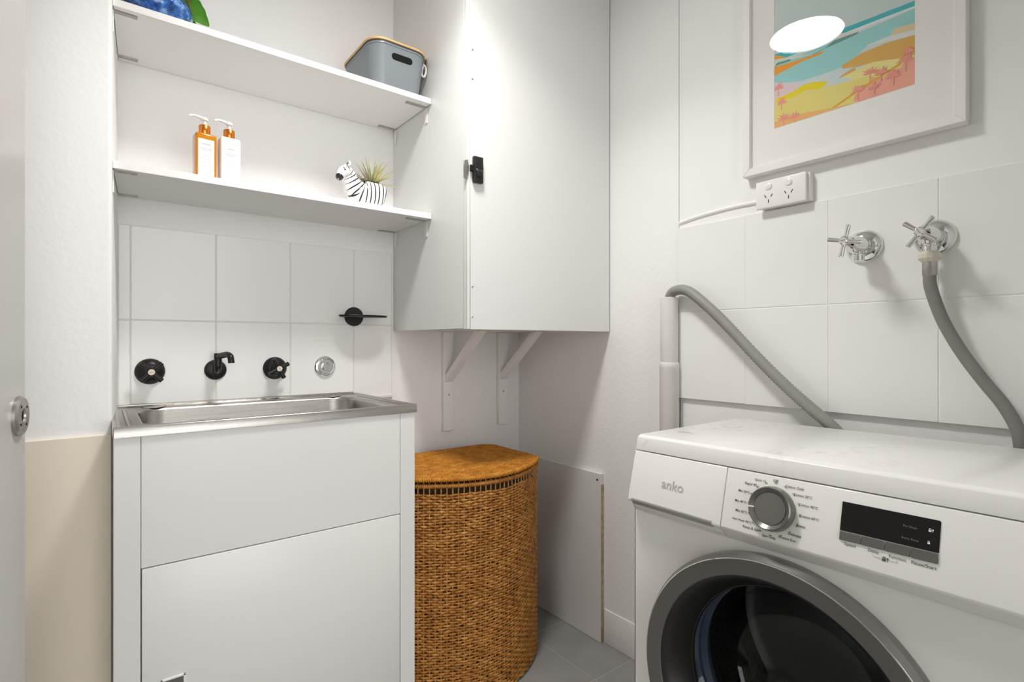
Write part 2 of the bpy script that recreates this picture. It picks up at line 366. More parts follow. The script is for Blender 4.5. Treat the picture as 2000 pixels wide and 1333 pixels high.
dd = obj('door', prism(B(), [(XC + .0108, front(XC + .0108), ZB - .003), (R - .004, front(R - .004), ZB - .003), (R - .004, front(R - .004) + .016, ZB - .003), (XC + .0108, front(XC + .0108) + .016, ZB - .003)], (0, 0, HC - ZB), .001), M['board'], cb)
for z in (1.86, 1.777, 1.191, 1.106):
    obj('screw', lathe(B(), [(0, -.0012), (.0022, -.001), (.0035, .0003), (0, .001)], (.8315, front(.8315), z), (0, 1, 0), 10), M['metal'], dd)
fy = front(.845)
lt = obj('latch_body', box(B(), (.829, fy - .013, 1.4835), (.8605, fy - .0003, 1.5575), .003, 2), M['blackp'], dd, label='black latch body')
obj('latch_lever', prism(B(), [(.835, fy - .013, 1.523), (.856, fy - .013, 1.523), (.853, fy - .02, 1.512), (.838, fy - .02, 1.512), ], (0, .003, -.014), .001), M['blackp'], lt)
obj('latch_tongue', bxm((.819, fy - .010, 1.513), (.83, fy - .003, 1.531), .001), M['hole'], lt)
ke = obj('keeper', prism(B(), [(XC - .0125, CF0 - .004, 1.493), (XC - .0125, CF0 - .004, 1.541), (XC + .001, CF0 - .0035, 1.546), (XC + .005, CF0 - .0035, 1.53), (XC + .003, CF0 - .0035, 1.503), (XC - .003, CF0 - .0035, 1.489)], (0, .0034, 0), .0006), M['metal'], cb, label='grey metal latch keeper')
# two timber brackets under the cupboard
for xb, lab in ((1.0285, 'white painted timber bracket under the corner cupboard, the one nearer the tub'), (1.2822, 'white painted timber bracket under the corner cupboard, the one nearer the room corner')):
    br = thing('timber_bracket', (xb, D, .704), lab, 'bracket', 'brackets under the corner cupboard')
    obj('upright', bxm((xb - .0215, D - .018, .704), (xb + .0215, D - .0005, ZB), .002), M['smooth'], br)
    obj('strut', prism(B(), [(xb - .017, D - .018, .885), (xb - .017, D - .018, .912), (xb - .017, 1.5165, ZB), (xb - .017, 1.490, ZB)], (.034, 0, 0), .001), M['smooth'], br)
    obj('screw', lathe(B(), [(0, -.0008), (.0035, -.0006), (.0045, .0006), (0, .001)], (xb + .001, D - .018, .838), (0, 1, 0), 10), M['metal'], br)

# ================================================================== SHELVES
def shelf(z0, z1, lab):
    s = thing('wall_shelf', (.42, 1.6, z0), lab, 'shelf')
    x0, x1, y0 = .0235, XC - .003, 1.457
    bm = B(); prism(bm, [(x0, y0, z0), (x1, y0, z0), (x1, D - .0015, z0), (.0385, D - .0015, z0)], (0, 0, z1 - z0), .0008); obj('board', bm, M['shelf'], s)
    obj('front_edging', bxm((x0 - .001, y0 - .0012, z0 - .0004), (x1 + .001, y0 + .0002, z1 + .0004), .0006), M['shelf_edge'], s)
    for xa, xb_, yc, side in ((.0245, .068, y0 + .022, 0), (.036, .079, D - .028, 0), (.742, XC - .0035, y0 + .032, 1), (.749, XC - .0035, D - .022, 1)):
        c = obj('angle_clip', bxm((xa, yc - .0075, z0 - .0022), (xb_, yc + .0075, z0 + .0002), .0008), M['metal'], s)
        if side: box_ = bxm((XC - .0032, yc - .0075, z0 - .05), (XC - .0008, yc + .0075, z0 - .002), .0006); obj('clip_leg', box_, M['shelf'], c)
        else: obj('clip_leg', bxm((xa - .0022 + (.0005), yc - .0075, z0 - .05), (xa + .0006, yc + .0075, z0 - .001), .0004), M['shelf'], c)
        for q in (.3, .78):
            xs_ = xa + (xb_ - xa) * q
            obj('screw', lathe(B(), [(0, -.0012), (.003, -.0006), (.0042, .0004), (0, .001)], (xs_, yc, z0 - .0022), (0, 0, 1), 10), M['steel'] if not side else M['metal'], c)
    return s
UZ, LZS = 1.788, 1.432
shelf(UZ - .016, UZ, 'white upper shelf carrying the grey bin and the blue pot')
shelf(LZS - .016, LZS, 'white lower shelf carrying the pump bottles and the zebra planter')

# ================================================================== LAUNDRY TUB
TX0, TX1, TY0, TZ = .0205, .681, 1.30, .866
tb = thing('laundry_tub_cabinet', (.35, 1.5, 0), 'white laundry tub cabinet under the steel sink', 'cabinet')
fz = .8445
obj('stile', bxm((.0212, TY0 + .004, 0), (.0650, TY0 + .022, fz), .0008), M['lamin'], tb)
obj('stile', bxm((.6338, TY0 + .004, 0), (.6760, TY0 + .022, fz), .0008), M['lamin'], tb)
obj('fascia', bxm((.0658, TY0 + .004, .5772), (.6330, TY0 + .020, fz), .001), M['lamin'], tb)
dd = obj('cupboard_door', bxm((.0668, TY0 + .0025, .06), (.6318, TY0 + .020, .5752), .002, 2), M['lamin'], tb)
obj('plinth', bxm((.025, TY0 + .05, 0), (.672, TY0 + .06, .058)), M['lamin'], tb)
obj('side_panel', bxm((.0222, TY0 + .022, 0), (.0382, 1.715, fz)), M['lamin'], tb)
obj('side_panel', bxm((.660, TY0 + .022, 0), (.676, 1.715, fz), .0008), M['lamin'], tb)
bm = B()
for a, b in (((.0985, .3365), (.1425, .3405)), ((.0985, .262), (.1425, .266)), ((.0985, .262), (.1025, .3405)), ((.1385, .262), (.1425, .3405))):
    box(bm, (a[0], TY0 - .0005, a[1]), (b[0], TY0 + .004, b[1]), .0006)
pf = obj('pull_frame', bm, M['outlet'], dd, label='white recessed finger pull'); obj('pull_recess', bxm((.102, TY0 + .0018, .265), (.139, TY0 + .003, .337)), M['wgrey'], pf)
# stainless sink
sk = thing('steel_sink', (.35, 1.5, .80), 'stainless steel laundry sink set on the tub cabinet', 'sink')
def rrect(x0, x1, y0, y1, r, n=7):
    P = []
    for cx, cy, a0 in ((x1 - r, y1 - r, 0), (x0 + r, y1 - r, 90), (x0 + r, y0 + r, 180), (x1 - r, y0 + r, 270)):
        for k in range(n + 1):
            a = math.radians(a0 + 90 * k / n); P.append((cx + r * math.cos(a), cy + r * math.sin(a)))
    return P
bm = B(); YB = D - .0095
loops = []
def loop(P, z): l = [bm.verts.new((x, y, z)) for x, y in P]; loops.append(l); return l
def outer(x0, x1, y0, y1): return rrect(x0, x1, y0, y1, .0015)
loop(outer(TX0, TX1, TY0, YB), TZ - .0215); loop(outer(TX0, TX1, TY0, YB), TZ - .002); loop(outer(TX0 + .002, TX1 - .002, TY0 + .002, YB), TZ)
loop(rrect(TX0 + .012, TX1 - .012, TY0 + .012, YB - .006, .006), TZ); loop(rrect(TX0 + .017, TX1 - .017, TY0 + .016, YB - .01, .008), TZ - .004)
bx0, bx1, by0, by1 = .0725, .6320, 1.328, 1.676
loop(rrect(bx0 - .004, bx1 + .004, by0 - .004, by1 + .004, .066), TZ - .004); loop(rrect(bx0, bx1, by0, by1, .062), TZ - .006); loop(rrect(bx0 + .003, bx1 - .003, by0 + .003, by1 - .003, .06), TZ - .012)
loop(rrect(bx0 + .012, bx1 - .012, by0 + .012, by1 - .012, .055), TZ - .235); loop(rrect(bx0 + .03, bx1 - .03, by0 + .03, by1 - .03, .04), TZ - .255)
for p, q in zip(loops, loops[1:]):
    n = len(p)
    for i in range(n): bm.faces.new((p[i], p[(i + 1) % n], q[(i + 1) % n], q[i]))
bm.faces.new(loops[-1]); bmesh.ops.recalc_face_normals(bm, faces=bm.faces[:])
bmesh.ops.reverse_faces(bm, faces=bm.faces[:])
obj('bowl_and_rim', bm, M['steel'], sk, ang=50)
obj('back_upstand', bxm((TX0 + .016, YB - .006, TZ - .003), (TX1 - .016, YB + .001, TZ + .004), .001), M['steel'], sk)
for x, y in ((.1135, 1.697), (.588, 1.698)):
    h = obj('bypass_plug', lathe(B(), [(0, .001), (.017, .0016), (.024, .0006), (.026, -.0034), (0, -.0036)], (x, y, TZ - .0038), (0, 0, 1), 28), M['steel'], sk)
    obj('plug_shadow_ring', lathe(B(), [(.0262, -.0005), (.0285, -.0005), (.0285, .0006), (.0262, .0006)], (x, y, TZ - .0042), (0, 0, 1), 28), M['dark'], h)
obj('waste', lathe(B(), [(0, .001), (.03, .001), (.042, .003), (.044, 0), (0, 0)], (.35, 1.5, TZ - .255), (0, 0, 1), 28), M['chrome'], sk)
for x in (.048, .655): obj('pressed_ridge', bxm((x - .004, 1.345, TZ - .0045), (x + .004, 1.66, TZ - .002), .002, 2), M['steel'], sk)

# black taps over the tub
WF = D - .008
def cross_tap(name, x, y_wall, z, lab, rot, r_f, prot, arm, m, btn, axis, letters, flange_m=None, grp=None, arm_r=.0048):
    """wall tap: domed flange, spindle body, cross handle"""
    ax = Vector(axis); o = Vector((x, y_wall, z)); _, u, v = basis(axis)
    t = thing(name, o, lab, 'tap', grp)
    obj('flange', lathe(B(), [(0, 0), (r_f, 0), (r_f, .003), (r_f * .93, .008), (r_f * .72, .015), (r_f * .5, .0185), (0, .0185)], o, ax, 44), flange_m or m, t)
    obj('body', lathe(B(), [(r_f * .5, .016), (r_f * .48, prot * .55), (r_f * .36, prot * .62), (r_f * .34, prot * .8), (0, prot * .8)], o, ax, 32, close=False), m, t)
    c = o + ax * prot; hd = obj('handle_hub', lathe(B(), [(0, -.012), (.0085, -.011), (.0095, -.004), (.0095, .003), (.008, .005), (0, .005)], c, ax, 24), m, t)
    for k in range(4):
        a = math.radians(rot + 90 * k); d = Vector((0, 0, 1)) * math.sin(a) + (ax.cross(Vector((0, 0, 1)))) * math.cos(a)
        obj('handle_arm', lathe(B(), [(0, .004), (arm_r * .9, .005), (arm_r, arm * .55), (arm_r * 1.12, arm - .0015), (arm_r * .9, arm), (0, arm)], c - ax * .002, d, 14), m, hd)
    bt = obj('button', lathe(B(), [(0, .0045), (.0078, .0045), (.0078, .006), (.0066, .007), (0, .007)], c, ax, 20), btn, hd)
    up = Vector((0, 0, 1)); rt = up.cross(ax); mt = Matrix((( rt.x, up.x, ax.x, 0), (rt.y, up.y, ax.y, 0), (rt.z, up.z, ax.z, 0), (0, 0, 0, 1)))
    if rot % 90 > 10 and letters == 'COLD': mt = mt @ Matrix.Rotation(math.radians(-55), 4, 'Z')
    mt = Matrix.Translation(c + ax * .0073) @ mt
    text_mesh('button_lettering', letters, mt, .009, M['dark'], hd)
    return t, o, ax
cross_tap('black_tap', .1065, WF, .9555, 'black cross handle tap on the splashback nearest the left wall', 45, .0345, .05, .0335, M['black'], M['ivory'], (0, -1, 0), 'COLD' if False else 'HOT', arm_r=.0058)
cross_tap('black_tap', .4212, WF, .9552, 'black cross handle tap between the spout and the chrome cap', 62, .034, .05, .032, M['black'], M['ivory'], (0, -1, 0), 'COLD', arm_r=.0058)
sp = thing('black_spout', (.2616, WF, .955), 'black swivel spout on the splashback between the black taps', 'spout')
o = Vector((.2616, WF, .955))
obj('flange', lathe(B(), [(0, 0), (.0285, 0), (.0285, .003), (.026, .007), (.0165, .011), (0, .011)], o, (0, -1, 0), 40), M['black'], sp)
obj('elbow', tube(B(), catmull([o, o + Vector((0, -.028, -.001)), o + Vector((.0, -.040, .008)), o + Vector((.0, -.042, .022))], 6), .0092, 16), M['black'], sp)
obj('riser', lathe(B(), [(0, 0), (.0098, 0), (.0098, .034), (.0092, .036), (0, .036)], o + Vector((0, -.042, .012)), (0, 0, 1), 24), M['black'], sp)
a0 = o + Vector((0, -.042, .039)); ad = Vector((.018, -.060, 0))
obj('spout_arm', tube(B(), catmull([a0 - ad * .1, a0 + ad * .35 + Vector((0, 0, .003)), a0 + ad * .8 + Vector((0, 0, .006)), a0 + ad * 1.08 + Vector((0, 0, .001)), a0 + ad * 1.16 + Vector((0, 0, -.011)), a0 + ad * 1.17 + Vector((0, 0, -.017))], 6), .0082, 18), M['black'], sp)
cp = thing('chrome_wall_fitting', (.5729, WF, .9562), 'round chrome screw cap on the tiles right of the black taps', 'wall fitting')
o = Vector((.5729, WF, .9562)); ax = (0, -1, 0)
obj('cover_plate', lathe(B(), [(0, 0), (.0335, 0), (.0335, .003), (.0305, .007), (.0285, .0072), (.0268, .004), (0, .004)], o, ax, 48), M['chrome'], cp)
obj('cap', lathe(B(), [(.0242, .004), (.0242, .008), (.0225, .0105), (.0125, .0105), (.0122, .0175), (.0105, .0192), (0, .0192)], o, ax, 40, close=False), M['chrome'], cp)
sd = thing('soap_holder', (.6676, WF, 1.119), 'black soap holder with a round wall plate beside the cupboard', 'soap holder')
obj('wall_plate', lathe(B(), [(0, 0), (.0315, 0), (.0315, .006), (.029, .009), (0, .0095)], (.6676, WF, 1.119), (0, -1, 0), 40), M['black'], sd)
P = [(.678 + .079 * math.cos(a) , 1.663 + (.036 if math.sin(a) < 0 else .05) * math.sin(a)) for a in [2 * pi * k / 40 for k in range(40)]]
obj('dish', prism(B(), [(x, y, 1.1155) for x, y in P], (0, 0, .0035), .001), M['black'], sd)
obj('dish_rim', tube(B(), [(x, y, 1.120) for x, y in P + P[:2]], .0015, 6), M['black'], sd)
obj('dish_stem', bxm((.6616, WF - .03, 1.1135), (.6736, WF - .007, 1.121), .001), M['black'], sd)

# ================================================================== RIGHT WALL FITTINGS
pp = thing('access_board', (R - .008, 1.4, 0), 'white board fixed low on the wall behind the hamper', 'board')
obj('panel', bxm((R - .0165, 1.2580, .001), (R - .0005, 1.700, .581), .0006), M['lamin'], pp)
obj('raw_edge', bxm((R - .0158, 1.2572, .001), (R - .001, 1.2584, .545)), M['chip'], pp, label='bare chipboard edge')
obj('screw_hole', lathe(B(), [(0, 0), (.004, 0), (.004, .0006), (0, .0006)], (R - .0165, 1.2735, .5585), (-1, 0, 0), 12), M['dark'], pp)
pi_ = thing('drain_pipe', (R - .03, .971, 0), 'white plastic standpipe against the wall left of the washer', 'pipe')
o = Vector((R - .0305, .9695, 0))
obj('upper_pipe', lathe(B(), [(.0215, .94), (.0262, .955), (.0262, 1.166), (.0245, 1.1675), (.022, 1.166), (.022, 1.0)], o, (0, 0, 1), 36, close=False), M['pvc'], pi_)
obj('socket', lathe(B(), [(.027, 0), (.0285, .001), (.0285, .955), (.0293, .957), (.0293, .970), (.0275, .974), (.026, .974)], o, (0, 0, 1), 36, close=False), M['pvc'], pi_)
# ribbed drain hose
dh = thing('drain_hose', (1.33, .56, .8), 'ribbed grey drain hose hooked into the standpipe', 'hose')
P = resample([(1.345, .972, 1.10), (1.345, .9705, 1.155), (1.338, .955, 1.180), (1.333, .9225, 1.1865), (1.329, .8886, 1.1765), (1.325, .8416, 1.1420), (1.325, .8028, 1.1075), (1.325, .7584, 1.0640), (1.325, .689, .9932), (1.325, .6248, .932), (1.33, .5673, .8806), (1.332, .5225, .8436), (1.335, .47, .79)], .0027)
obj('hose', tube(B(), P, lambda i: .0138 + (.0010 if i % 2 else -.0009), 14), M['hose2'], dh, ang=70)
# chrome washing machine taps
def washer_tap(y, lab, rot, prot, letters):
    t, o, ax = cross_tap('chrome_tap', R - .0105, y, 1.2495, lab, rot, .0372, prot, .034, M['chrome'], M['chrome'], (-1, 0, 0), letters, grp='chrome taps over the washer', arm_r=.0046)
    bc = o + ax * .037
    obj('valve_body', lathe(B(), [(.012, -.016), (.0165, -.012), (.0165, .012), (.0135, .016), (.0135, .030), (0, .030)], bc, ax, 6, close=True), M['chrome'], t)
    obj('outlet', lathe(B(), [(.011, 0), (.0112, .018), (.0128, .020), (.0128, .034), (.0105, .035), (0, .035)], bc + Vector((0, 0, -.002)), (0, 0, -1), 24, close=False), M['chrome'], t)
    return t
washer_tap(.463, 'chrome cross handle tap without a hose, below the power outlet', 13, .112, 'HOT')
washer_tap(.3345, 'chrome cross handle tap with the grey inlet hose screwed on', 38, .098, 'COLD')
ih = thing('inlet_hose', (1.327, .333, .8), 'smooth grey inlet hose hanging from the chrome tap', 'hose')
nx, ny = R - .0105 - .037, .3345
bm = lathe(B(), [(.012, 0), (.0165, .001), (.0195, .006), (.0195, .014), (.017, .018), (.0125, .022), (0, .022)], (nx, ny, 1.2175), (0, 0, -1), 12)
obj('coupling_nut', bm, M['nut'], ih, ang=20)
obj('ferrule', lathe(B(), [(.0118, 0), (.0124, .002), (.0124, .028), (.0112, .030)], (nx, ny, 1.198), (0, 0, -1), 28, close=False), M['metal'], ih)
P = catmull([(nx, ny, 1.195), (nx, ny, 1.168), (1.328, .3335, 1.148), (1.328, .3268, 1.120), (1.328, .3145, 1.0805), (1.328, .2968, 1.0396), (1.328, .2748, .9978), (1.328, .2485, .955), (1.33, .227, .9226), (1.33, .2109, .891), (1.33, .2012, .859), (1.332, .198, .80), (1.335, .198, .7)], 8)
obj('hose', tube(B(), P, .0113, 18), M['hose'], ih)
# double power outlet and its cable duct
po = thing('power_outlet', (R - .02, .64, 1.374), 'white double power outlet with two switches under the picture', 'power outlet')
obj('mounting_block', bxm((R - .0245, .5735, 1.3765), (R - .0045, .6985, 1.4445), .002, 2), M['outlet'], po)
obj('faceplate', bxm((R - .0345, .5785, 1.3745), (R - .025, .7025, 1.4455), .003, 3), M['outlet'], po)
XF = R - .0345
for yc in (.6695, .6195):
    obj('rocker_switch', lathe(B(), [(0, -.004), (.0075, -.004), (.0085, -.002), (.0085, .002), (0, .005)], (XF, yc, 1.4295), (-1, 0, 0), 24), M['outlet'], po)
    for dy, dz, a in ((.008, -.0245, -28), (-.008, -.0245, 28), (0, -.0375, 0)):
        mm = B(); box(mm, (-.0004, -.001, -.0042), (.0004, .001, .0042)); bmesh.ops.rotate(mm, verts=mm.verts[:], cent=(0, 0, 0), matrix=Matrix.Rotation(math.radians(a), 3, 'X')); bmesh.ops.translate(mm, verts=mm.verts[:], vec=(XF, yc + dy, 1.4295 + dz)); obj('pin_slot', mm, M['dark'], po)
cd = obj('cable_cover', tube(B(), catmull([(R - .006, .950, 1.3895), (R - .006, .8924, 1.397), (R - .006, .8277, 1.4015), (R - .006, .7671, 1.4035), (R - .006, .6995, 1.402)], 8), .0052, 10), M['smooth'], label='painted cable run along the wall to the power outlet', cat='cable')

# framed print
FX = 1.3405
pf = thing('framed_print', (R - .02, .509, 1.467), 'white framed beach print behind glass above the power outlet', 'picture')
y0, y1, z0, z1, fw = .2797, .7385, 1.4672, 2.07, .0195
for nm, poly in (('frame_rail', [(y1, z0), (y0, z0), (y0 + fw, z0 + fw), (y1 - fw, z0 + fw)]), ('frame_rail', [(y1, z1), (y0, z1), (y0 + fw, z1 - fw), (y1 - fw, z1 - fw)]),
                 ('frame_stile', [(y1, z0), (y1, z1), (y1 - fw, z1 - fw), (y1 - fw, z0 + fw)]), ('frame_stile', [(y0, z0), (y0, z1), (y0 + fw, z1 - fw), (y0 + fw, z0 + fw)])):
    obj(nm, prism(B(), [(FX, a, b) for a, b in poly], (R - .006 - FX, 0, 0), .0012), M['frame'], pf)
ay0, ay1, az0, az1 = .3655, .6600, 1.5745, 1.965
MX = 1.3515
bm = B()
for a, b in (((y0 + .01, z0 + .01), (y1 - .01, az0)), ((y0 + .01, az1), (y1 - .01, z1 - .01)), ((y0 + .01, az0), (ay0, az1)), ((ay1, az0), (y1 - .01, az1))):
    box(bm, (MX, a[0], a[1]), (MX + .002, b[0], b[1]))
obj('mat_board', bm, M['matb'], pf)
art = dict(sky=(206, 222, 217), ocean=(72, 186, 194), surf=(228, 236, 234), water=(158, 214, 211), foam=(150, 212, 206), buff=(226, 208, 168), white=(226, 228, 224), headw=(222, 222, 212), headg=(104, 160, 150), rock=(214, 226, 214), rockg=(110, 158, 146), orange=(246, 164, 50), orange2=(244, 170, 60), pinkgrey=(230, 208, 208), sand=(232, 218, 128), blue=(208, 220, 220), yellow=(238, 216, 14), gold=(222, 176, 92), lemon=(236, 226, 150), path=(226, 172, 62), peach=(240, 184, 118), coral=(240, 172, 150), palm=(240, 156, 140))
polys = [
 ('ocean', [(.66, 1.763), (.522, 1.757), (.366, 1.751), (.366, 1.74), (.51, 1.742), (.66, 1.744)]), ('surf', [(.516, 1.745), (.438, 1.743), (.366, 1.74), (.366, 1.735), (.438, 1.736), (.476, 1.735), (.51, 1.738)]),
 ('water', [(.66, 1.692), (.66, 1.735), (.552, 1.735), (.504, 1.736), (.465, 1.731), (.366, 1.735), (.366, 1.716), (.395, 1.71), (.404, 1.708), (.409, 1.698), (.451, 1.697), (.473, 1.682), (.507, 1.668), (.552, 1.668), (.599, 1.672), (.632, 1.681)]),
 ('foam', [(.395, 1.71), (.366, 1.718), (.366, 1.705), (.403, 1.71)]), ('buff', [(.404, 1.709), (.366, 1.705), (.366, 1.69), (.407, 1.694)]), ('white', [(.412, 1.697), (.366, 1.69), (.366, 1.679), (.424, 1.689), (.456, 1.695)]),
 ('headw', [(.51, 1.747), (.47, 1.738), (.47, 1.734), (.504, 1.737), (.522, 1.738)]), ('headg', [(.57, 1.724), (.54, 1.728), (.522, 1.737), (.501, 1.736), (.469, 1.734), (.473, 1.73), (.504, 1.728), (.54, 1.727), (.564, 1.723)]),
 ('rock', [(.66, 1.752), (.629, 1.742), (.589, 1.732), (.564, 1.726), (.616, 1.733), (.66, 1.732)]), ('rockg', [(.653, 1.74), (.622, 1.736), (.619, 1.731), (.649, 1.733), (.66, 1.732)]), ('orange', [(.66, 1.731), (.609, 1.726), (.54, 1.722), (.552, 1.717), (.593, 1.718), (.66, 1.709)]), ('orange2', [(.66, 1.762), (.629, 1.744), (.66, 1.75)]),
 ('blue', [(.599, 1.672), (.564, 1.668), (.504, 1.668), (.456, 1.68), (.442, 1.638), (.465, 1.63), (.504, 1.628), (.60, 1.635), (.66, 1.66), (.66, 1.69)]),
 ('pinkgrey', [(.66, 1.688), (.599, 1.668), (.606, 1.654), (.66, 1.645)]), ('sand', [(.66, 1.576), (.66, 1.645), (.589, 1.643), (.522, 1.634), (.465, 1.627), (.424, 1.631), (.366, 1.64), (.366, 1.576)]), ('yellow', [(.655, 1.641), (.655, 1.65), (.616, 1.652), (.589, 1.66), (.564, 1.657), (.535, 1.647), (.54, 1.64), (.555, 1.637), (.583, 1.644), (.616, 1.639)]),
 ('lemon', [(.504, 1.644), (.438, 1.656), (.389, 1.646), (.399, 1.622), (.438, 1.625), (.478, 1.628)]), ('gold', [(.505, 1.672), (.465, 1.683), (.417, 1.685), (.366, 1.679), (.366, 1.638), (.392, 1.641), (.438, 1.653), (.478, 1.656), (.476, 1.649), (.514, 1.644), (.504, 1.650), (.479, 1.658), (.504, 1.664)]),
 ('coral', [(.481, 1.58), (.478, 1.594), (.459, 1.602), (.442, 1.611), (.448, 1.622), (.422, 1.612), (.409, 1.622), (.389, 1.62), (.386, 1.63), (.366, 1.633), (.366, 1.576), (.47, 1.5755)]), ('path', [(.528, 1.581), (.478, 1.602), (.422, 1.622), (.395, 1.630), (.379, 1.662), (.376, 1.661), (.391, 1.626), (.419, 1.617), (.476, 1.597), (.524, 1.578)]), ('peach', [(.66, 1.576), (.66, 1.592), (.583, 1.590), (.524, 1.581), (.47, 1.576)])]
amats = {}; slots = []
for k, c in art.items(): amats[k] = len(slots); slots.append(mat('print_' + k, c, .75))
bm = B(); box(bm, (MX + .0008, ay0 - .002, az0 - .002), (MX + .0016, ay1 + .002, az1 + .002))
lay = 0
def flat(poly, key):
    global lay
    lay += 1; vs = [bm.verts.new((MX + .0008 - .000008 * lay, min(max(a, ay0), ay1), min(max(b, az0), az1))) for a, b in poly]
    f = bm.faces.new(vs); f.material_index = amats[key]
    if f.calc_area() > 0:
        f.normal_update()
        if f.normal.x > 0: f.normal_flip()
for k, P in polys: flat(P, k)
for (py, pz, n, ln) in ((.650, 1.672, 11, .018), (.642, 1.633, 10, .016), (.637, 1.590, 13, .020), (.609, 1.587, 11, .017), (.448, 1.630, 12, .019), (.382, 1.630, 12, .02), (.472, 1.600, 12, .017), (.404, 1.606, 12, .018), (.427, 1.622, 12, .016), (.44, 1.596, 10, .014), (.375, 1.646, 10, .014)):
    for q in range(n):
        a = pi * (q + .5 * random.random()) / (n - 1) + random.uniform(-.1, .1); l = ln * random.uniform(.7, 1.1); d = (math.cos(a), math.sin(a)); s = (-d[1] * .0016, d[0] * .0016)
        flat([(py, pz), (py + d[0] * l * .5 + s[0], pz + d[1] * l * .5 + s[1]), (py + d[0] * l, pz + d[1] * l), (py + d[0] * l * .5 - s[0], pz + d[1] * l * .5 - s[1])], 'palm')
    flat([(py - .0012, pz), (py + .0012, pz), (py + .0014, pz - ln), (py - .0014, pz - ln)], 'palm')
bmesh.ops.triangulate(bm, faces=[f for f in bm.faces if len(f.verts) > 4])
obj('beach_print', bm, slots, pf, smooth=False, label='beach print in teal, gold and coral')
obj('glass_pane', bxm((1.3485, y0 + .012, z0 + .012), (1.3505, y1 - .012, z1 - .012)), M['glass'], pf)

# ================================================================== HAMPER
def hamper_loop(n, off=0.):
    x0, x1, yb, ys, yf = .698, 1.157, 1.642, 1.362, 1.262
    P = []
    for k in range(25):                       # bow front left to right
        t = k / 24; x = x0 + (x1 - x0) * t; P.append(Vector((x, ys - (ys - yf) * (1 - (2 * t - 1) ** 2), 0)))
    r = .035
    P.append(Vector((x1, yb - r, 0)))
    for k in range(1, 7): a = pi / 2 * k / 6; P.append(Vector((x1 - r + r * math.cos(a), yb - r + r * math.sin(a), 0)))
    P.append(Vector((x0 + r, yb, 0)))
    for k in range(1, 7): a = pi / 2 * k / 6; P.append(Vector((x0 + r - r * math.sin(a), yb - r + r * math.cos(a), 0)))
    # arc-length resample
    L = [0]
    for a, b in zip(P, P[1:] + P[:1]): L.append(L[-1] + (b - a).length)
    out = []; tot = L[-1]; i = 0; Q = P + [P[0]]
    for k in range(n):
        s = tot * k / n
        while L[i + 1] < s: i += 1
        out.append(Q[i].lerp(Q[i + 1], (s - L[i]) / (L[i + 1] - L[i])))
    for _ in range(2): out = [(out[k - 1] + out[k] * 2 + out[(k + 1) % n]) / 4 for k in range(n)]
    nor = []
    for k in range(n):
        t = (out[(k + 1) % n] - out[k - 1]).normalized(); nor.append(Vector((t.y, -t.x, 0)))
    return [p + q * off for p, q in zip(out, nor)], nor, tot
hm = thing('laundry_hamper', (.93, 1.46, 0), 'brown woven seagrass laundry hamper with lid in the corner', 'hamper')
NS = 92; K = 6; N = NS * K
base, nor, tot = hamper_loop(N)
V = []; F = []
CS = [(0, -.0040), (.0026, -.0024), (.0040, 0), (.0026, .0024), (0, .0040), (-.002, 0)]
rows = int(.606 / .0079)
rnd = [random.uniform(-1, 1) for _ in range(4096)]
for k in range(rows):
    z = .008 + .0079 * k; st = len(V); ph = k % 2
    for i in range(N):
        am = .0024 * math.cos(pi * i / K + pi * ph); jit = .0011 * rnd[(k * 131 + i // K * 17) % 4096] + .0006 * rnd[(k * 57 + i * 3) % 4096]
        zz = z + jit + .0012 * math.sin(2 * pi * i / N * 9 + k * .35)
        c = base[i] + nor[i] * am; w_ = 1 + .22 * rnd[(k * 29 + i // 3) % 4096]
        for a, b in CS: q = c + nor[i] * a; V.append((q.x, q.y, zz + b * w_))
    m_ = len(CS)
    for i in range(N):
        a = st + i * m_; b = st + ((i + 1) % N) * m_
        for q in range(m_): F.append((a + q, b + q, b + (q + 1) % m_, a + (q + 1) % m_))
def mesh_from(name, V, F, m, parent, kind=None, smooth=True):
    o0 = ORG[parent.name]; me = bpy.data.meshes.new(name); me.from_pydata([(a - o0.x, b - o0.y, c - o0.z) for a, b, c in V], [], F); me.materials.append(m)
    if smooth: me.polygons.foreach_set('use_smooth', [True] * len(me.polygons))
    ob = bpy.data.objects.new(name, me); COL.objects.link(ob); ob.parent = parent; ORG[ob.name] = o0
    if kind: ob['kind'] = kind
    return ob
mesh_from('woven_body', V, F, M['grass'], hm, 'stuff')
bm = B()
for s in range(NS):
    p_ = base[s * K]; tube(bm, [(p_.x, p_.y, .004), (p_.x, p_.y, .32), (p_.x, p_.y, .636)], .0023, 5)
obj('stakes', bm, M['stake'], hm, kind='stuff')
inn, _, _ = hamper_loop(80, -.006)
bm = B(); lo = [bm.verts.new((p_.x, p_.y, .004)) for p_ in inn]; hi = [bm.verts.new((p_.x, p_.y, .634)) for p_ in inn]
for i in range(80): bm.faces.new((lo[i], lo[(i + 1) % 80], hi[(i + 1) % 80], hi[i]))
bm.faces.new(lo[::-1]); obj('lining', bm, M['bag'], hm)
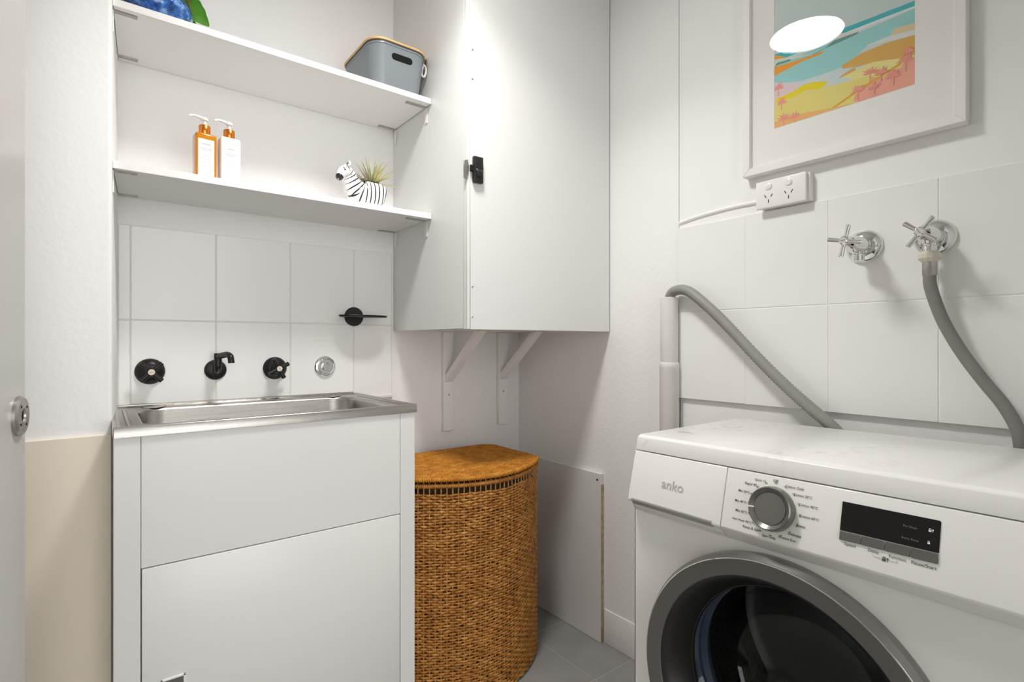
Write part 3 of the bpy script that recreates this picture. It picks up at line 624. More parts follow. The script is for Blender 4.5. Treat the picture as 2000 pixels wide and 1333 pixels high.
def rope(name, off, z, r, parent, m, turns=300):
    n = 1500; P_, nn, _ = hamper_loop(300, off); V = []; F = []; sg = 9
    for i in range(n):
        f_ = i / n * 300; i0 = int(f_) % 300; t = f_ - int(f_); c = P_[i0].lerp(P_[(i0 + 1) % 300], t); q = nn[i0].lerp(nn[(i0 + 1) % 300], t).normalized()
        for k in range(sg):
            a = 2 * pi * k / sg; rr = r * (1 + .2 * math.sin(turns * 2 * pi * i / n + a * 1.0) + .07 * rnd[(i * 7 + k * 3) % 4096]); V.append((c.x + q.x * rr * math.cos(a), c.y + q.y * rr * math.cos(a), z + rr * math.sin(a)))
    for i in range(n):
        j = (i + 1) % n
        for k in range(sg): F.append((i * sg + k, i * sg + (k + 1) % sg, j * sg + (k + 1) % sg, j * sg + k))
    return mesh_from(name, V, F, m, parent)
rope('rim_rope', .003, .627, .0062, hm, M['grass'], 260)
ld = rope('lid', .0045, .6455, .0068, hm, M['grass_lid'], 240)
# lid top: rows of strands clipped to the outline
out_, _, _ = hamper_loop(240, .0)
def span(y):
    xs = []
    for a, b in zip(out_, out_[1:] + out_[:1]):
        if (a.y - y) * (b.y - y) < 0: xs.append(a.x + (b.x - a.x) * (y - a.y) / (b.y - a.y))
    return (min(xs), max(xs)) if len(xs) >= 2 else None
V = []; F = []; row = 0; y = 1.2655
while y < 1.641:
    sp_ = span(y)
    if sp_:
        a, b = sp_; n = max(4, int((b - a) / .0032)); st = len(V)
        for i in range(n + 1):
            x = a + (b - a) * i / n; dz = .0016 * math.cos(pi * x / .0105 + pi * (row % 2)); dome = .0045 * (1 - ((x - .93) / .25) ** 2) * (1 - abs((y - 1.45) / .21) ** 2)
            zc = .6470 + dz + max(0, dome) + .0006 * rnd[(row * 37 + i) % 4096]; yy = y + .0007 * rnd[(row * 91 + i * 5) % 4096]; w_ = 1 + .25 * rnd[(row * 13 + i // 3) % 4096]
            for q in range(5):
                t = 2 * pi * q / 5 + pi / 2; V.append((x, yy + .0031 * w_ * math.cos(t), zc + .0024 * math.sin(t)))
        for i in range(n):
            for q in range(5): F.append((st + i * 5 + q, st + i * 5 + (q + 1) % 5, st + i * 5 + 5 + (q + 1) % 5, st + i * 5 + 5 + q))
        row += 1
    y += .0052
mesh_from('lid_weave', V, F, M['grass_lid'], ld, 'stuff')
bm = B(); lo = [bm.verts.new((p_.x, p_.y, .6455)) for p_ in out_]; bm.faces.new(lo); obj('lid_base', bm, M['bag'], ld)

# ================================================================== WASHING MACHINE
YL, YR, XB = .730, .1215, 1.303
wm = thing('washing_machine', (1.09, .43, 0), 'white front loading washing machine with a grey door against the tiled wall', 'washing machine')
XW = .8935
DC = (.4285, .4235)                              # door centre (y, z)
# front sheet with a round opening
bm = B(); n = 96; ring = [bm.verts.new((XW, DC[0] + .243 * math.cos(2 * pi * k / n), DC[1] + .243 * math.sin(2 * pi * k / n))) for k in range(n)]
def rectpt(a):
    c, s = math.cos(a), math.sin(a); ts = []
    if c > 1e-9: ts.append((YL - .0 - DC[0]) / c)
    if c < -1e-9: ts.append((YR - DC[0]) / c)
    if s > 1e-9: ts.append((.6835 - DC[1]) / s)
    if s < -1e-9: ts.append((.02 - DC[1]) / s)
    t = min(ts); return (XW, DC[0] + c * t, DC[1] + s * t)
outr = [bm.verts.new(rectpt(2 * pi * k / n)) for k in range(n)]
for k in range(n): bm.faces.new((ring[k], ring[(k + 1) % n], outr[(k + 1) % n], outr[k]))
cor = {}
for k in range(n):
    a, b = outr[k].co, outr[(k + 1) % n].co
    if abs(a.y - b.y) > 1e-6 and abs(a.z - b.z) > 1e-6:
        cy = YL if max(a.y, b.y) > YL - 1e-6 and (a.y + b.y) / 2 > DC[0] else YR; cz = .6835 if (a.z + b.z) / 2 > DC[1] else .02
        bm.faces.new((outr[k], outr[(k + 1) % n], bm.verts.new((XW, cy, cz))))
bmesh.ops.recalc_face_normals(bm, faces=bm.faces[:]); 
if bm.faces[0].normal.x > 0: bmesh.ops.reverse_faces(bm, faces=bm.faces[:])
obj('front_panel', bm, M['wwhite'], wm, smooth=False)
bm = B(); box(bm, (XW, YL - .0015, .02), (XB, YL, .806)); box(bm, (XW, YR, .02), (XB, YR + .0015, .81)); box(bm, (XB - .002, YR, .02), (XB, YL, .80)); box(bm, (XW, YR, .018), (XB, YL, .02))
obj('body_shell', bm, M['wwhite'], wm)
for x in (.94, 1.26):
    for y in (YR + .05, YL - .05): obj('foot', lathe(B(), [(0, 0), (.02, 0), (.02, .01), (.012, .012), (.012, .02), (0, .02)], (x, y, 0), (0, 0, 1), 18), M['blackp'], wm)
# lid slab (rises a few mm towards its right end)
def top_z(y, z0, z1): return z0 + (z1 - z0) * (YL - y) / (YL - YR)
bm = B(); prof = [(.8952, .8072, .8135), (.9020, .8340, .8410), (.9100, .8382, .8452), (1.296, .8382, .8452), (XB, .834, .841), (XB, .8072, .8135)]
a = [bm.verts.new((x, YL, z)) for x, z, _ in prof]; b = [bm.verts.new((x, YR, z)) for x, _, z in prof]
nP = len(prof)
fs = [bm.faces.new(a), bm.faces.new(b[::-1])] + [bm.faces.new((a[i], b[i], b[(i + 1) % nP], a[(i + 1) % nP])) for i in range(nP)]
bmesh.ops.recalc_face_normals(bm, faces=fs); bmesh.ops.bevel(bm, geom=list(bm.edges), offset=.0018, segments=2, profile=.5, affect='EDGES')
obj('lid', bm, M['wlid'], wm, ang=50)
# control fascia
PN = Matrix(((0, .2444, -.9697, .8947), (-1, 0, 0, YL), (0, .9697, .2444, .806), (0, 0, 0, 1)))    # local u (right), -v (up), outwards
W = YL - YR
def pan(u, v, o=0): return PN @ Vector((u, -v, o + .0016 * max(0, u) / W * max(0, 1 - v / .1)))
def slab(u0, u1, prof, m, name, par, bev=.0012, ztop=True):
    """prof: (x, z) outline closed, extruded along u"""
    bm = B(); rise = lambda u: .0062 * u / W
    A = [bm.verts.new((x, YL - u0, z + (rise(u0) if z > .78 else 0))) for x, z in prof]; Bq = [bm.verts.new((x, YL - u1, z + (rise(u1) if z > .78 else 0))) for x, z in prof]
    n = len(prof); fs = [bm.faces.new(A), bm.faces.new(Bq[::-1])] + [bm.faces.new((A[i], Bq[i], Bq[(i + 1) % n], A[(i + 1) % n])) for i in range(n)]
    bmesh.ops.recalc_face_normals(bm, faces=fs)
    if bev: bmesh.ops.bevel(bm, geom=list(bm.edges), offset=bev, segments=2, profile=.5, affect='EDGES')
    return obj(name, bm, m, par, ang=40)
prof = [(.8949, .8055), (.8702, .7080), (.8722, .7035), (.8815, .6935), (.8905, .6835), (.93, .6835), (.93, .8055)]
fa = slab(.2098, W, prof, M['wwhite'], 'control_fascia', wm)
profd = [(.8949, .8055), (.8702, .7080), (.8722, .7035), (.93, .7035), (.93, .8055)]
dw = slab(0, .2082, profd, M['wwhite'], 'detergent_drawer', wm, .0016)
slab(.004, .2082, [(.8790, .7028), (.8815, .6935), (.8905, .6835), (.93, .6835), (.93, .7028)], M['wlip'], 'lower_lip', dw, .0008)
slab(.010, .192, [(.8688, .7120), (.8685, .7085), (.8745, .6995), (.882, .6995), (.882, .7120)], M['wgrip'], 'drawer_grip', dw, .0006)
def ptext(s, u, v, wd, m=None, par=None, bold=False, name='lettering'):
    return text_mesh(name, s, Matrix.Translation(pan(u, v, .0004) - Vector((0, 0, 0))) @ PN.to_3x3().to_4x4(), wd, m or M['wtext'], par or fa, bold)
ptext('anko', .1018, .0535, .049, M['wlogo'], dw, True, 'logo_lettering')
# programme knob
KU, KV = .2975, .0505
kb = obj('programme_knob', lathe(B(), [(.036, .0005), (.0365, .002), (.0358, .010), (.0348, .0155), (.0330, .0172), (.0262, .0122)], pan(KU, KV), PN.to_3x3() @ Vector((0, 0, 1)), 64, close=False), M['wgrey'], wm)
obj('knob_face', lathe(B(), [(.0262, .0122), (.0255, .0132), (0, .0134)], pan(KU, KV), PN.to_3x3() @ Vector((0, 0, 1)), 64, close=False), M['knobface'], kb)
def quad(bm, pts, o0=.0002, o1=.0006):
    a = [bm.verts.new(pan(u, v, o0)) for u, v in pts]; b = [bm.verts.new(pan(u, v, o1)) for u, v in pts]; n = len(pts)
    fs = [bm.faces.new(b), bm.faces.new(a[::-1])] + [bm.faces.new((a[i], a[(i + 1) % n], b[(i + 1) % n], b[i])) for i in range(n)]
    bmesh.ops.recalc_face_normals(bm, faces=fs)
bm = B(); a = math.radians(186)
c, s = math.cos(a), math.sin(a)
quad(bm, [(KU + c * .0255 - s * .0012, KV - s * .0255 - c * .0012), (KU + c * .0338 - s * .0012, KV - s * .0338 - c * .0012), (KU + c * .0338 + s * .0012, KV - s * .0338 + c * .0012), (KU + c * .0255 + s * .0012, KV - s * .0255 + c * .0012)], .0132, .0176)
obj('knob_pointer', bm, M['wwhite'], kb)
bm = B()
for k in range(16):
    a = math.radians(90 - 360 / 16 * k); r = .0425
    def pt(da, dr): return (KU + (r + dr) * math.cos(a + da), KV - (r + dr) * math.sin(a + da))
    quad(bm, [pt(-.055, -.0010), pt(-.055, -.0002), pt(0, .0016), pt(0, .0008)]); quad(bm, [pt(0, .0008), pt(0, .0016), pt(.055, -.0002), pt(.055, -.0010)])
obj('programme_marks', bm, M['wtext'], fa, smooth=False)
for s, u0, u1, v, b in (('Off', .2927, .3010, .0046, 1), ('Cotton Cold', .3133, .3415, .0092, 0), ('Cotton 20°C', .3275, .3558, .0194, 0), ('Cotton 40°C', .3370, .3655, .0332, 0), ('Cotton 60°C', .3396, .3687, .0503, 0), ('Jeans', .3366, .3500, .0668, 0), ('Delicate', .3256, .3455, .0822, 0), ('Cotton Eco', .3113, .3378, .0912, 0), ('Spin Only', .2848, .3069, .0966, 1), ('Rinse & Spin', .2503, .2798, .0912, 0), ('Hot Wash 90°C', .2303, .2645, .0818, 0), ('Mix 60°C', .2339, .2553, .0670, 0), ('Mix 40°C', .2306, .2514, .0508, 0), ('Mix 20°C', .2348, .2554, .0328, 0), ('Rapid 45', .2451, .2654, .0188, 0), ('Quick 15', .2614, .2801, .0090, 0)):
    ptext(s, (u0 + u1) / 2, v, u1 - u0, None, None, True)
# display, buttons and their print
bm = B(); quad(bm, [(.3995, .0143), (.5170, .0127), (.5185, .0145), (.5182, .0548), (.3988, .0568), (.3990, .0150)], -.001, .0006); ds = obj('display', bm, M['wblk'], wm, smooth=False)
def dtext(s, u, v, wd): return text_mesh('display_lettering', s, Matrix.Translation(pan(u, v, .0010)) @ PN.to_3x3().to_4x4(), wd, M['wscreen'], ds)
dtext('Pre Wash', .485, .0294, .016); dtext('Extra Rinse', .486, .0454, .0194)
def padlock(u, v, m, par, o=.0008, k=1., key=True):
    bm = B(); q = lambda P: quad(bm, [(u + a * k, v + b * k) for a, b in P], o, o + .0003)
    q([(-.0030, -.0004), (.0010, -.0004), (.0010, .0026), (-.0030, .0026)]); q([(-.0025, -.0026), (-.0018, -.0026), (-.0018, 0), (-.0025, 0)]); q([(-.0002, -.0026), (.0005, -.0026), (.0005, 0), (-.0002, 0)]); q([(-.0025, -.0030), (.0005, -.0030), (.0005, -.0022), (-.0025, -.0022)])
    if key: q([(.0018, -.0022), (.0040, -.0022), (.0040, -.0004), (.0018, -.0004)]); q([(.0025, -.0004), (.0033, -.0004), (.0033, .0024), (.0025, .0024)])
    return obj('lock_symbol', bm, m, par, smooth=False)
padlock(.5081, .0279, M['outlet'], ds, .001, .8); padlock(.5075, .0444, M['outlet'], ds, .001, .7, False)
for u0, u1, lab, tu, tw, b in ((.3992, .4276, 'Speed', .4139, .0146, 0), (.4290, .4573, 'Delay', .4442, .0137, 0), (.4589, .4873, 'Function', .4731, .0200, 0), (.4888, .5182, 'Pause/Start', .5032, .0278, 1)):
    va = .0578 - .0022 * (u0 - .399) / .119
    bm = B(); quad(bm, [(u0, va), (u1, va - .0004), (u1, .0700 - .0012 * (u1 - .4) / .118), (u0, .0704 - .0012 * (u0 - .4) / .118)], -.001, .0022); bmesh.ops.bevel(bm, geom=list(bm.edges), offset=.0005, segments=1, affect='EDGES')
    obj('push_button', bm, M['wgrey'], wm); ptext(lab, tu, .0750, tw, None, None, bool(b))
padlock(.4585, .0812, M['wtext'], fa, .0002, 1.1)
bm = B(); quad(bm, [(.4440, .0785), (.4446, .0785), (.4446, .0812), (.4440, .0812)]); quad(bm, [(.4440, .0807), (.4535, .0807), (.4535, .0812), (.4440, .0812)]); quad(bm, [(.4725, .0785), (.4731, .0785), (.4731, .0812), (.4725, .0812)]); quad(bm, [(.4638, .0807), (.4731, .0807), (.4731, .0812), (.4638, .0812)])
obj('bracket_print', bm, M['wlogo'], fa, smooth=False)
bm = B(); box(bm, (.996, .655, .8386), (1.0012, .7005, .8388)); 
text_mesh('lid_lettering', 'anko', Matrix.Translation((1.001, .677, .8391)) @ Matrix(((0, 1, 0, 0), (-1, 0, 0, 0), (0, 0, 1, 0), (0, 0, 0, 1))), .040, M['wlogo'], wm, True); bm.free()
# round door
oc = Vector((XW, DC[0], DC[1])); AX = (-1, 0, 0)
rg = obj('door_ring', lathe(B(), [(.2515, -.002), (.2535, .006), (.2535, .020), (.2475, .030), (.2445, .0315), (.2180, .0285), (.2165, .0265)], oc, AX, 128, close=False), M['wring'], wm, ang=25, label='grey outer ring of the round door')
obj('ring_highlight', lathe(B(), [(.2462 + .0011 * math.cos(2 * pi * k / 8), .0310 + .0011 * math.sin(2 * pi * k / 8)) for k in range(9)], oc, AX, 128, close=False), M['chrome'], rg)  # thin chrome tube added to stand in for the highlight along the ring edge
obj('door_funnel', lathe(B(), [(.2165, .0268), (.2150, .0262), (.2050, .0140), (.1920, -.016), (.1875, -.028), (.1865, -.034)], oc, AX, 128, close=False), M['wdark'], rg, ang=50)
obj('funnel_edge', lathe(B(), [(.1865, -.030), (.1845, -.031), (.1835, -.036), (.1850, -.040)], oc, AX, 96, close=False), M['blackp'], rg)
bm = lathe(B(), [(.1842, -.036), (.176, -.045), (.165, -.075), (.152, -.11), (.13, -.135), (.08, -.150), (0, -.155)], oc, AX, 96, close=False)
if sum(f.normal.x * f.calc_area() for f in bm.faces) > 0: bmesh.ops.reverse_faces(bm, faces=bm.faces[:])
obj('door_glass', bm, M['doorglass'], rg, ang=60)
obj('rubber_gasket', lathe(B(), [(.243, -.004), (.243, -.05), (.205, -.052), (.196, -.047), (.186, -.055), (.190, -.07), (.182, -.08), (.190, -.10), (.225, -.105)], oc, AX, 96, close=False), M['gasket'], wm)
# drum with punched rows and lifters
dm = obj('drum', lathe(B(), [(.205, -.104), (.235, -.115), (.238, -.33), (.22, -.345), (.12, -.335), (0, -.330)], oc, AX, 96, close=False), M['drum'], wm, ang=50)
bm = B()
for i in range(9):
    xx = -.13 - .022 * i
    for k in range(72):
        a = 2 * pi * (k + .5 * (i % 2)) / 72; rr = .2345
        c = Vector((XW - xx, DC[0] + rr * math.cos(a), DC[1] + rr * math.sin(a))); nrm = Vector((0, -math.cos(a), -math.sin(a))); t = Vector((0, -math.sin(a), math.cos(a)))
        vs = [bm.verts.new(c + nrm * .0006 + (Vector((1, 0, 0)) * math.cos(q * pi / 3) + t * math.sin(q * pi / 3)) * .0032) for q in range(6)]; bm.faces.new(vs)
obj('drum_holes', bm, M['hole'], dm, kind='stuff', smooth=False)
for k in range(3):
    a = math.radians(75 + 120 * k); bm = B()
    sec = [(-.13, .236), (-.05, .19), (.05, .19), (.13, .236)]
    P = [Vector((XW + .125, DC[0] + r_ * math.cos(a + q), DC[1] + r_ * math.sin(a + q))) for q, r_ in sec]; prism(bm, P, (.19, 0, 0), .006, 2); obj('drum_lifter', bm, M['drum'], dm)

# ================================================================== THINGS ON THE SHELVES
def bottle(x, y, rot, body_m, lab, amber):
    t = thing('pump_bottle', (x, y, LZS), lab, 'bottle', 'pump bottles on the lower shelf')
    rm = Matrix.Translation((x, y, 0)) @ Matrix.Rotation(math.radians(rot), 4, 'Z')
    def tf(bm): bmesh.ops.transform(bm, matrix=rm, verts=bm.verts[:]); return bm
    z = LZS; hw, hd = .0235, .0185
    bm = B(); box(bm, (-hw, -hd, z), (hw, hd, z + .124), .0055, 4); obj('bottle_body', tf(bm), body_m, t)
    bm = B(); box(bm, (-hw + .0045, -hd - .0005, z + .006), (hw - .0065 if amber else hw - .003, -hd + .0005, z + .108), .0003); lb = obj('paper_label', tf(bm), M['label'] if amber else M['lotion'], t)
    for k, (zz, wd, hh) in enumerate(((.094, .018, .0028), (.0835, .026, .0014), (.080, .026, .0010), (.066, .020, .0007), (.058, .022, .0007), (.050, .020, .0007), (.042, .022, .0007), (.018, .012, .0012)) if amber else ((.092, .015, .0022), (.079, .024, .0013), (.075, .018, .0008), (.060, .014, .0006), (.034, .014, .0006))):
        bm = B(); box(bm, (-wd / 2 - .001, -hd - .0009, z + zz), (wd / 2 - .001, -hd - .0004, z + zz + hh)); obj('print_line', tf(bm), M['labeltx'], lb)
    obj('cap', tf(lathe(B(), [(0, 0), (.0128, 0), (.0132, .001), (.0132, .0205), (.0122, .022), (0, .022)], (0, 0, z + .1245), (0, 0, 1), 32)), M['copper'], t)
    ph = obj('pump_head', tf(lathe(B(), [(.0042, 0), (.0042, .012), (.0078, .0135), (.0082, .019), (.006, .021), (0, .021)], (0, 0, z + .1465), (0, 0, 1), 24)), M['pump'], t)
    obj('nozzle', tf(tube(B(), catmull([(.004, 0, z + .1632), (-.012, -.002, z + .165), (-.026, -.004, z + .1655), (-.036, -.0055, z + .161)], 5), lambda i: .0042 - .00010 * i, 12)), M['pump'], ph)
bottle(.2090, 1.535, 6, M['amber'], 'clear pump bottle of amber soap with a white label on the lower shelf', True)
bottle(.2635, 1.530, 6, M['lotion'], 'opaque white pump bottle with a copper cap on the lower shelf', False)

# zebra planter
zb = thing('zebra_planter', (.655, 1.56, LZS), 'white ceramic planter shaped like a striped zebra', 'planter')
ZY = 1.556
SPN = [  # x, y, z, half width (y), half height
 (.700, 0, 1.478, .006, .010), (.696, 0, 1.480, .026, .030), (.684, 0, 1.482, .038, .043), (.660, 0, 1.482, .043, .047), (.636, 0, 1.482, .042, .046), (.616, 0, 1.486, .036, .042),
 (.602, -.002, 1.500, .028, .033), (.592, -.005, 1.516, .0225, .026), (.583, -.009, 1.530, .0195, .022), (.574, -.013, 1.537, .0185, .0195), (.565, -.017, 1.534, .0165, .0165), (.557, -.021, 1.525, .0135, .0128), (.552, -.024, 1.517, .0118, .0108), (.549, -.026, 1.511, .0095, .008), (.547, -.027, 1.508, .003, .003)]
path = catmull([(a, ZY + b, c) for a, b, c, _, _ in SPN], 5)
wid = catmull([(d, e_, 0) for *_, d, e_ in SPN], 5)
def zring(i, n, off=0.):
    t = (path[min(i + 1, len(path) - 1)] - path[max(i - 1, 0)]).normalized(); side = Vector((0, 1, 0)); side = (side - t * side.dot(t)).normalized(); up = side.cross(t)
    if up.z < 0 and abs(t.z) < .7: up = -up
    w_, h_ = max(wid[i].x, .001) + off, max(wid[i].y, .001) + off
    return [path[i] + side * math.cos(2 * pi * k / n) * w_ + up * math.sin(2 * pi * k / n) * h_ for k in range(n)]
# keep the ring orientation continuous
def zrings(n, off=0.):
    out = []; pu = None
    for i in range(len(path)):
        t = (path[min(i + 1, len(path) - 1)] - path[max(i - 1, 0)]).normalized(); side = Vector((0, 1, 0)); side = (side - t * side.dot(t)).normalized(); up = side.cross(t) * -1
        if pu is None: up = up if up.z > 0 else -up
        elif up.dot(pu) < 0: up = -up
        pu = up; w_, h_ = max(wid[i].x, .001) + off, max(wid[i].y, .001) + off
        out.append([path[i] + side * math.cos(2 * pi * k / n) * w_ + up * math.sin(2 * pi * k / n) * h_ for k in range(n)])
    return out
RG = zrings(36); bm = B(); vr = [[bm.verts.new(p_) for p_ in r_] for r_ in RG]
for p_, q_ in zip(vr, vr[1:]):
    for k in range(36): bm.faces.new((p_[k], p_[(k + 1) % 36], q_[(k + 1) % 36], q_[k]))
bm.faces.new(vr[0]); bm.faces.new(vr[-1][::-1]); bmesh.ops.recalc_face_normals(bm, faces=bm.faces[:])
# flatten the top of the body into the planting opening
for v_ in bm.verts:
    if v_.co.x > .620 and v_.co.z > 1.519: v_.co.z = 1.519
    if v_.co.z < 1.440: v_.co.z = 1.440
zo = obj('zebra_body', bm, M['zebra'], zb, ang=60)
obj('foot_plinth', lathe(B(), [(.03, 0), (.033, .001), (.036, .012), (.034, .02)], (.652, ZY, LZS + .0002), (0, 0, 1), 36, close=False), M['zebra'], zb)
obj('soil', lathe(B(), [(0, .0012), (.028, .0008), (.031, -.002), (0, -.002)], (.657, ZY, 1.5195), (0, 0, 1), 28), M['soil'], zb)
RG2 = zrings(36, .0006)
def band(i0, k0, k1, slant, wd=1.0, taper=True, n=14):
    """dark stripe lying on the body surface, from angle index k0 to k1 with a slant along the body"""
    bm = B(); L_ = []
    for s in range(n + 1):
        t = s / n; k = k0 + (k1 - k0) * t; f_ = i0 + slant * t; ww = wd * (math.sin(pi * min(max(t, .06), .94)) if taper else 1) * .5
        def at(ff, kk):
            ff = max(0, min(len(RG2) - 1.001, ff)); a = int(ff); ta = ff - a; b = int(math.floor(kk)); tb_ = kk - b
            p1 = RG2[a][b % 36].lerp(RG2[a][(b + 1) % 36], tb_); p2 = RG2[a + 1][b % 36].lerp(RG2[a + 1][(b + 1) % 36], tb_); p_ = p1.lerp(p2, ta)
            if p_.x > .620 and p_.z > 1.5196: p_.z = 1.5196
            if p_.z < 1.4394: p_.z = 1.4394
            return p_
        L_.append((bm.verts.new(at(f_ - ww, k)), bm.verts.new(at(f_ + ww, k))))
    for a, b in zip(L_, L_[1:]): bm.faces.new((a[0], a[1], b[1], b[0]))
    bmesh.ops.recalc_face_normals(bm, faces=bm.faces[:]); return obj('stripe', bm, M['stripe'], zo)
for i0, sl, wd in ((7, 1.2, 1.3), (10, 1.4, .85), (13, 1.2, .8), (16, .4, .75), (19, -.3, .7), (22, -1.2, .75), (25.5, -2.0, .9), (29, -2.0, .9), (32, -1.5, 1.0), (35.5, -1.2, .9), (39, -.6, .9), (42.5, -.4, .9)):
    band(i0, 10.5, 25, sl, wd); band(i0, 7.5, -7, sl, wd)
band(25.5, 19, 26, 2.4, .8); band(47, 13, 19, -1.6, .8); band(50, 13, 18, 1.4, .8)
bm = B(); vr = [[bm.verts.new(p_) for p_ in r_] for r_ in RG2[60:]]
for p_, q_ in zip(vr, vr[1:]):
    for k in range(36): bm.faces.new((p_[k], p_[(k + 1) % 36], q_[(k + 1) % 36], q_[k]))
bm.faces.new(vr[-1][::-1]); bmesh.ops.recalc_face_normals(bm, faces=bm.faces[:]); obj('muzzle', bm, M['stripe'], zo, label='black muzzle')
for s in (-1, 1):
    e0 = Vector((.578, ZY - .012 + s * .012, 1.550)); e1 = e0 + Vector((.001, s * .007, .016))
    er = obj('ear', tube(B(), [e0, e0.lerp(e1, .35), e0.lerp(e1, .7), e1], lambda i: (.0045, .0068, .0058, .0016)[i], 12), M['zebra'], zo)
    obj('ear_lining', tube(B(), [e0 + Vector((-.004, -.0028, .003)), e0.lerp(e1, .5) + Vector((-.005, -.0032, 0)), e1 + Vector((-.002, -.001, -.002))], lambda i: (.0015, .0030, .001)[i], 8), M['stripe'], er)
    obj('eye', lathe(B(), [(0, 0), (.0028, 0), (.0022, .0014), (0, .002)], (.5645, ZY - .0172 + s * .0162, 1.5375), (-.2, s, .15), 12), M['stripe'], zo)
obj('mane', prism(B(), [(.572, ZY - .0135, 1.557), (.584, ZY - .0095, 1.556), (.598, ZY - .004, 1.545), (.612, ZY - .001, 1.531), (.604, ZY - .003, 1.528), (.590, ZY - .007, 1.540), (.578, ZY - .012, 1.548)], (0, .007, 0), .0015), M['zebra'], zo)

def blade(root, d, length, width, droop, m, parent, name='leaf', n=7, twist=0.):
    d = Vector(d).normalized(); side = d.cross(Vector((0, 0, 1)))
    side = side.normalized() if side.length > .05 else Vector((1, 0, 0))
    side = (Matrix.Rotation(twist, 3, d) @ side); bm = B(); L_ = []; p_ = Vector(root); step = length / n
    for i in range(n + 1):
        t = i / n; w_ = width * (1 - t) ** .7 * (.75 + .5 * min(1, t * 3)) * .5 + .00015; th = d.cross(side).normalized() * (w_ * .35 + .0001)
        L_.append([bm.verts.new(p_ + side * w_), bm.verts.new(p_ + th), bm.verts.new(p_ - side * w_), bm.verts.new(p_ - th)])
        d = (d + Vector((0, 0, -droop * step / .01))).normalized(); p_ = p_ + d * step
    for a, b in zip(L_, L_[1:]):
        for k in range(4): bm.faces.new((a[k], a[(k + 1) % 4], b[(k + 1) % 4], b[k]))
    bm.faces.new(L_[0]); bm.faces.new(L_[-1][::-1]); bmesh.ops.recalc_face_normals(bm, faces=bm.faces[:])
    return obj(name, bm, m, parent)
ap = thing('air_plant', (.657, ZY, 1.519), 'spiky green and straw coloured air plant growing in the zebra planter', 'plant')
for k in range(84):
    a = 2 * pi * random.random(); el = random.uniform(.2, 1.4); l = random.uniform(.055, .092); d = Vector((math.cos(a) * math.cos(el), math.sin(a) * math.cos(el) * .75, math.sin(el)))
    if d.x > .25: mm = random.choice([M['leafy'], M['leafy'], M['leafg']])
    elif d.x < -.3: mm = random.choice([M['leafg'], M['leafp'], M['leafp']])
    else: mm = random.choice([M['leafg'], M['leafy'], M['leafg']])
    blade((.660 + .012 * math.cos(a), ZY + .009 * math.sin(a), 1.5195), d, l, .0042, random.uniform(.02, .12), mm, ap)

# grey bin with bamboo edged lid on the upper shelf
gb = thing('storage_bin', (.70, 1.56, UZ), 'grey blue storage bin with a bamboo edged lid on the upper shelf', 'storage bin')
BX, BY = .7055, 1.5655
def rr3(w_, d_, r, z, n=8): return [(BX + x, BY + y, z) for x, y in rrect(-w_ / 2, w_ / 2, -d_ / 2, d_ / 2, r, n)]
bm = B(); Ls = []
for (w_, d_, r, dz) in ((.150, .205, .030, .0), (.154, .209, .034, .003), (.168, .226, .040, .06), (.180, .242, .046, .112), (.184, .246, .047, .1135), (.184, .246, .047, .118)):
    Ls.append([bm.verts.new(p_) for p_ in rr3(w_, d_, r, UZ + dz)])
for p_, q_ in zip(Ls, Ls[1:]):
    n = len(p_)
    for i in range(n): bm.faces.new((p_[i], p_[(i + 1) % n], q_[(i + 1) % n], q_[i]))
bm.faces.new(Ls[0][::-1]); bmesh.ops.recalc_face_normals(bm, faces=bm.faces[:]); bo = obj('bin_body', bm, M['bin'], gb, ang=40)
bm = B(); prism(bm, rr3(.186, .248, .048, UZ + .1182), (0, 0, .003)); obj('lid_seal', bm, M['binlip'], gb)
bm = B(); prism(bm, rr3(.192, .254, .050, UZ + .1214), (0, 0, .0065), .0012); obj('bamboo_lid', bm, M['bamboo'], gb)
yf = BY - .1155
def fy_(dz): return BY - (.1045 + (.121 - .1045) * (dz - .003) / .109)
P = []
for k in range(9): a = -pi / 2 + pi * k / 8; P.append((.024 + .0095 * math.cos(a), .0865 + .0095 * math.sin(a)))
for k in range(9): a = pi / 2 + pi * k / 8; P.append((-.024 + .0095 * math.cos(a), .0865 + .0095 * math.sin(a)))
bm = B(); vs = [bm.verts.new((BX + .004 + u, fy_(v_) - .0004, UZ + v_)) for u, v_ in P]; vs2 = [bm.verts.new((BX + .004 + u, fy_(v_) + .0012, UZ + v_)) for u, v_ in P]; bm.faces.new(vs); n = len(vs)
for i in range(n): bm.faces.new((vs[i], vs[(i + 1) % n], vs2[(i + 1) % n], vs2[i]))
bmesh.ops.recalc_face_normals(bm, faces=bm.faces[:]); obj('hand_hole', bm, M['hole'], bo)
xr = BX + .0905
obj('cord_loop', tube(B(), catmull([(xr - .004, BY - .092, UZ + .106), (xr + .006, BY - .090, UZ + .103), (xr + .0095, BY - .086, UZ + .090), (xr + .006, BY - .082, UZ + .076), (xr - .001, BY - .080, UZ + .079), (xr - .004, BY - .084, UZ + .092), (xr - .002, BY - .088, UZ + .104)], 6), .0032, 10), M['loop'], gb)
obj('lid_tab', bxm((xr + .0065, BY - .096, UZ + .102), (xr + .0095, BY - .080, UZ + .128), .001), M['leather'], gb)

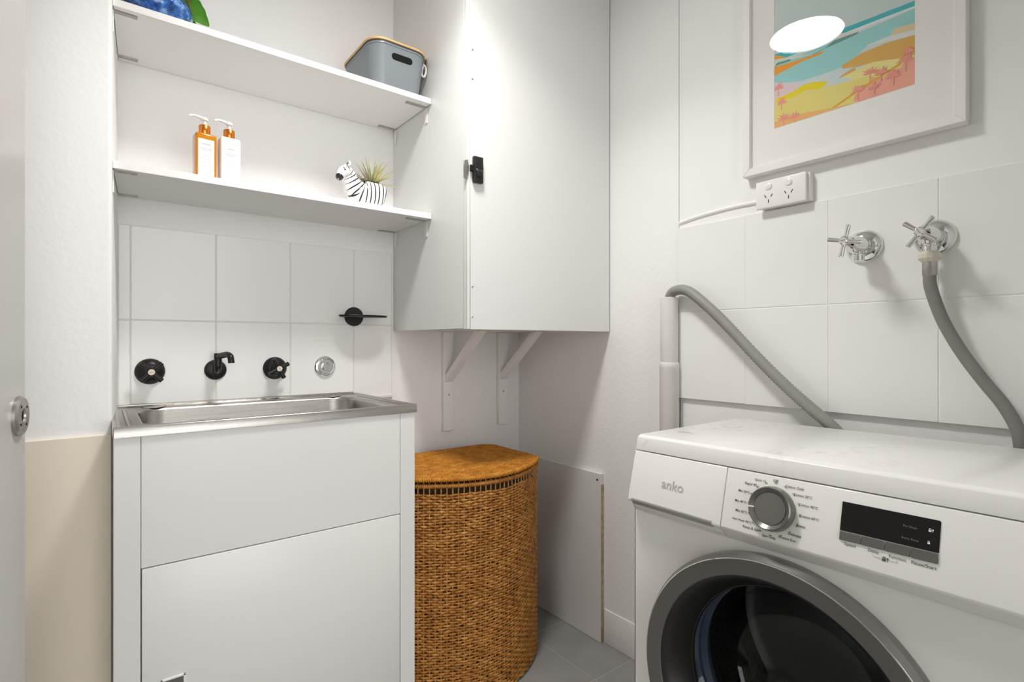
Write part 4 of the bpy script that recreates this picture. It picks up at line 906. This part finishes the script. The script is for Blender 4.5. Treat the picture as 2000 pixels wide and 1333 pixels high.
# blue pot with a leafy plant
bp_ = thing('blue_pot', (.108, 1.515, UZ), 'blue scale patterned bowl at the left end of the upper shelf', 'plant pot')
px, py = .1085, 1.5325
bm = B(); n = 60; Ls = []
for j in range(22):
    t = j / 21; z = UZ + .0004 + .085 * t; r = .045 + .028 * math.sin(pi * min(1, t * 1.05)) ** .8
    Ls.append([bm.verts.new((px + (r + .0016 * abs(math.sin(6 * 2 * pi * (k / n) * 2.5 / 2 + (j // 3) * pi / 2)) * math.sin(pi * ((j % 3) + .5) / 3)) * math.cos(2 * pi * k / n), py + (r + .0016 * abs(math.sin(6 * 2 * pi * (k / n) * 2.5 / 2 + (j // 3) * pi / 2)) * math.sin(pi * ((j % 3) + .5) / 3)) * math.sin(2 * pi * k / n), z)) for k in range(n)])
for p_, q_ in zip(Ls, Ls[1:]):
    for i in range(n): bm.faces.new((p_[i], p_[(i + 1) % n], q_[(i + 1) % n], q_[i]))
bm.faces.new(Ls[0][::-1]); bmesh.ops.recalc_face_normals(bm, faces=bm.faces[:]); obj('bowl', bm, M['bluepot'], bp_, ang=60)
obj('soil', lathe(B(), [(0, .002), (.043, 0), (.0445, -.004), (0, -.004)], (px, py, UZ + .079), (0, 0, 1), 30), M['soil'], bp_)
gp = thing('leafy_plant', (px, py, UZ + .08), 'green trailing plant with broad leaves in the blue pot', 'plant')
def broadleaf(c, d, up, l, w_):
    d = Vector(d).normalized(); up = Vector(up).normalized(); s = d.cross(up).normalized(); up = s.cross(d); bm = B(); n = 10; rows_ = []
    for i in range(n + 1):
        t = i / n; ww = w_ * math.sin(pi * min(.985, .06 + .93 * t)) ** .75 * (1.1 - .35 * t) * (1 + .07 * (i % 2)); q = Vector(c) + d * l * t - up * .12 * l * t * t
        rows_.append([bm.verts.new(q - s * ww + up * ww * .25), bm.verts.new(q - s * ww * .5 + up * ww * .06), bm.verts.new(q), bm.verts.new(q + s * ww * .5 + up * ww * .06), bm.verts.new(q + s * ww + up * ww * .25)])
    for a, b in zip(rows_, rows_[1:]):
        for k in range(4): bm.faces.new((a[k], a[k + 1], b[k + 1], b[k]))
    ex = bmesh.ops.solidify(bm, geom=bm.faces[:], thickness=.0006)
    return obj('leaf', bm, M['leaf'], gp)
for c, d, up, l, w_ in (((px + .040, py - .020, UZ + .092), (.72, -.10, -.68), (-.06, -.89, -.44), .088, .026), ((px + .045, py + .03, UZ + .085), (.7, .3, -.3), (.2, -.3, .9), .055, .02), ((px - .055, py - .035, UZ + .072), (-.25, -.25, -.85), (-.5, -.8, .3), .058, .022), ((px - .03, py - .055, UZ + .10), (-.4, -.5, .4), (0, -.4, .9), .05, .02), ((px + .02, py - .06, UZ + .11), (.3, -.5, .3), (0, -.5, .8), .05, .02), ((px, py + .05, UZ + .12), (0, .3, .6), (0, -.7, .5), .055, .02), ((px - .06, py + .02, UZ + .11), (-.6, .1, .4), (0, -.3, .9), .05, .02)):
    broadleaf(c, d, up, l, w_)
for k in range(12):
    a = random.uniform(-.9, .9) - (.2); r0 = Vector((px + .03 * math.cos(a), py + .03 * math.sin(a), UZ + .078)); e_ = Vector((px + random.uniform(.052, .088) * math.cos(a), py + random.uniform(.05, .075) * math.sin(a), UZ + random.uniform(.035, .075)))
    md = r0.lerp(e_, .55) + Vector((0, 0, random.uniform(.02, .04))); obj('stem', tube(B(), catmull([r0, md, e_], 6), .0013, 6), random.choice([M['stem'], M['stem'], M['leaf']]), gp)
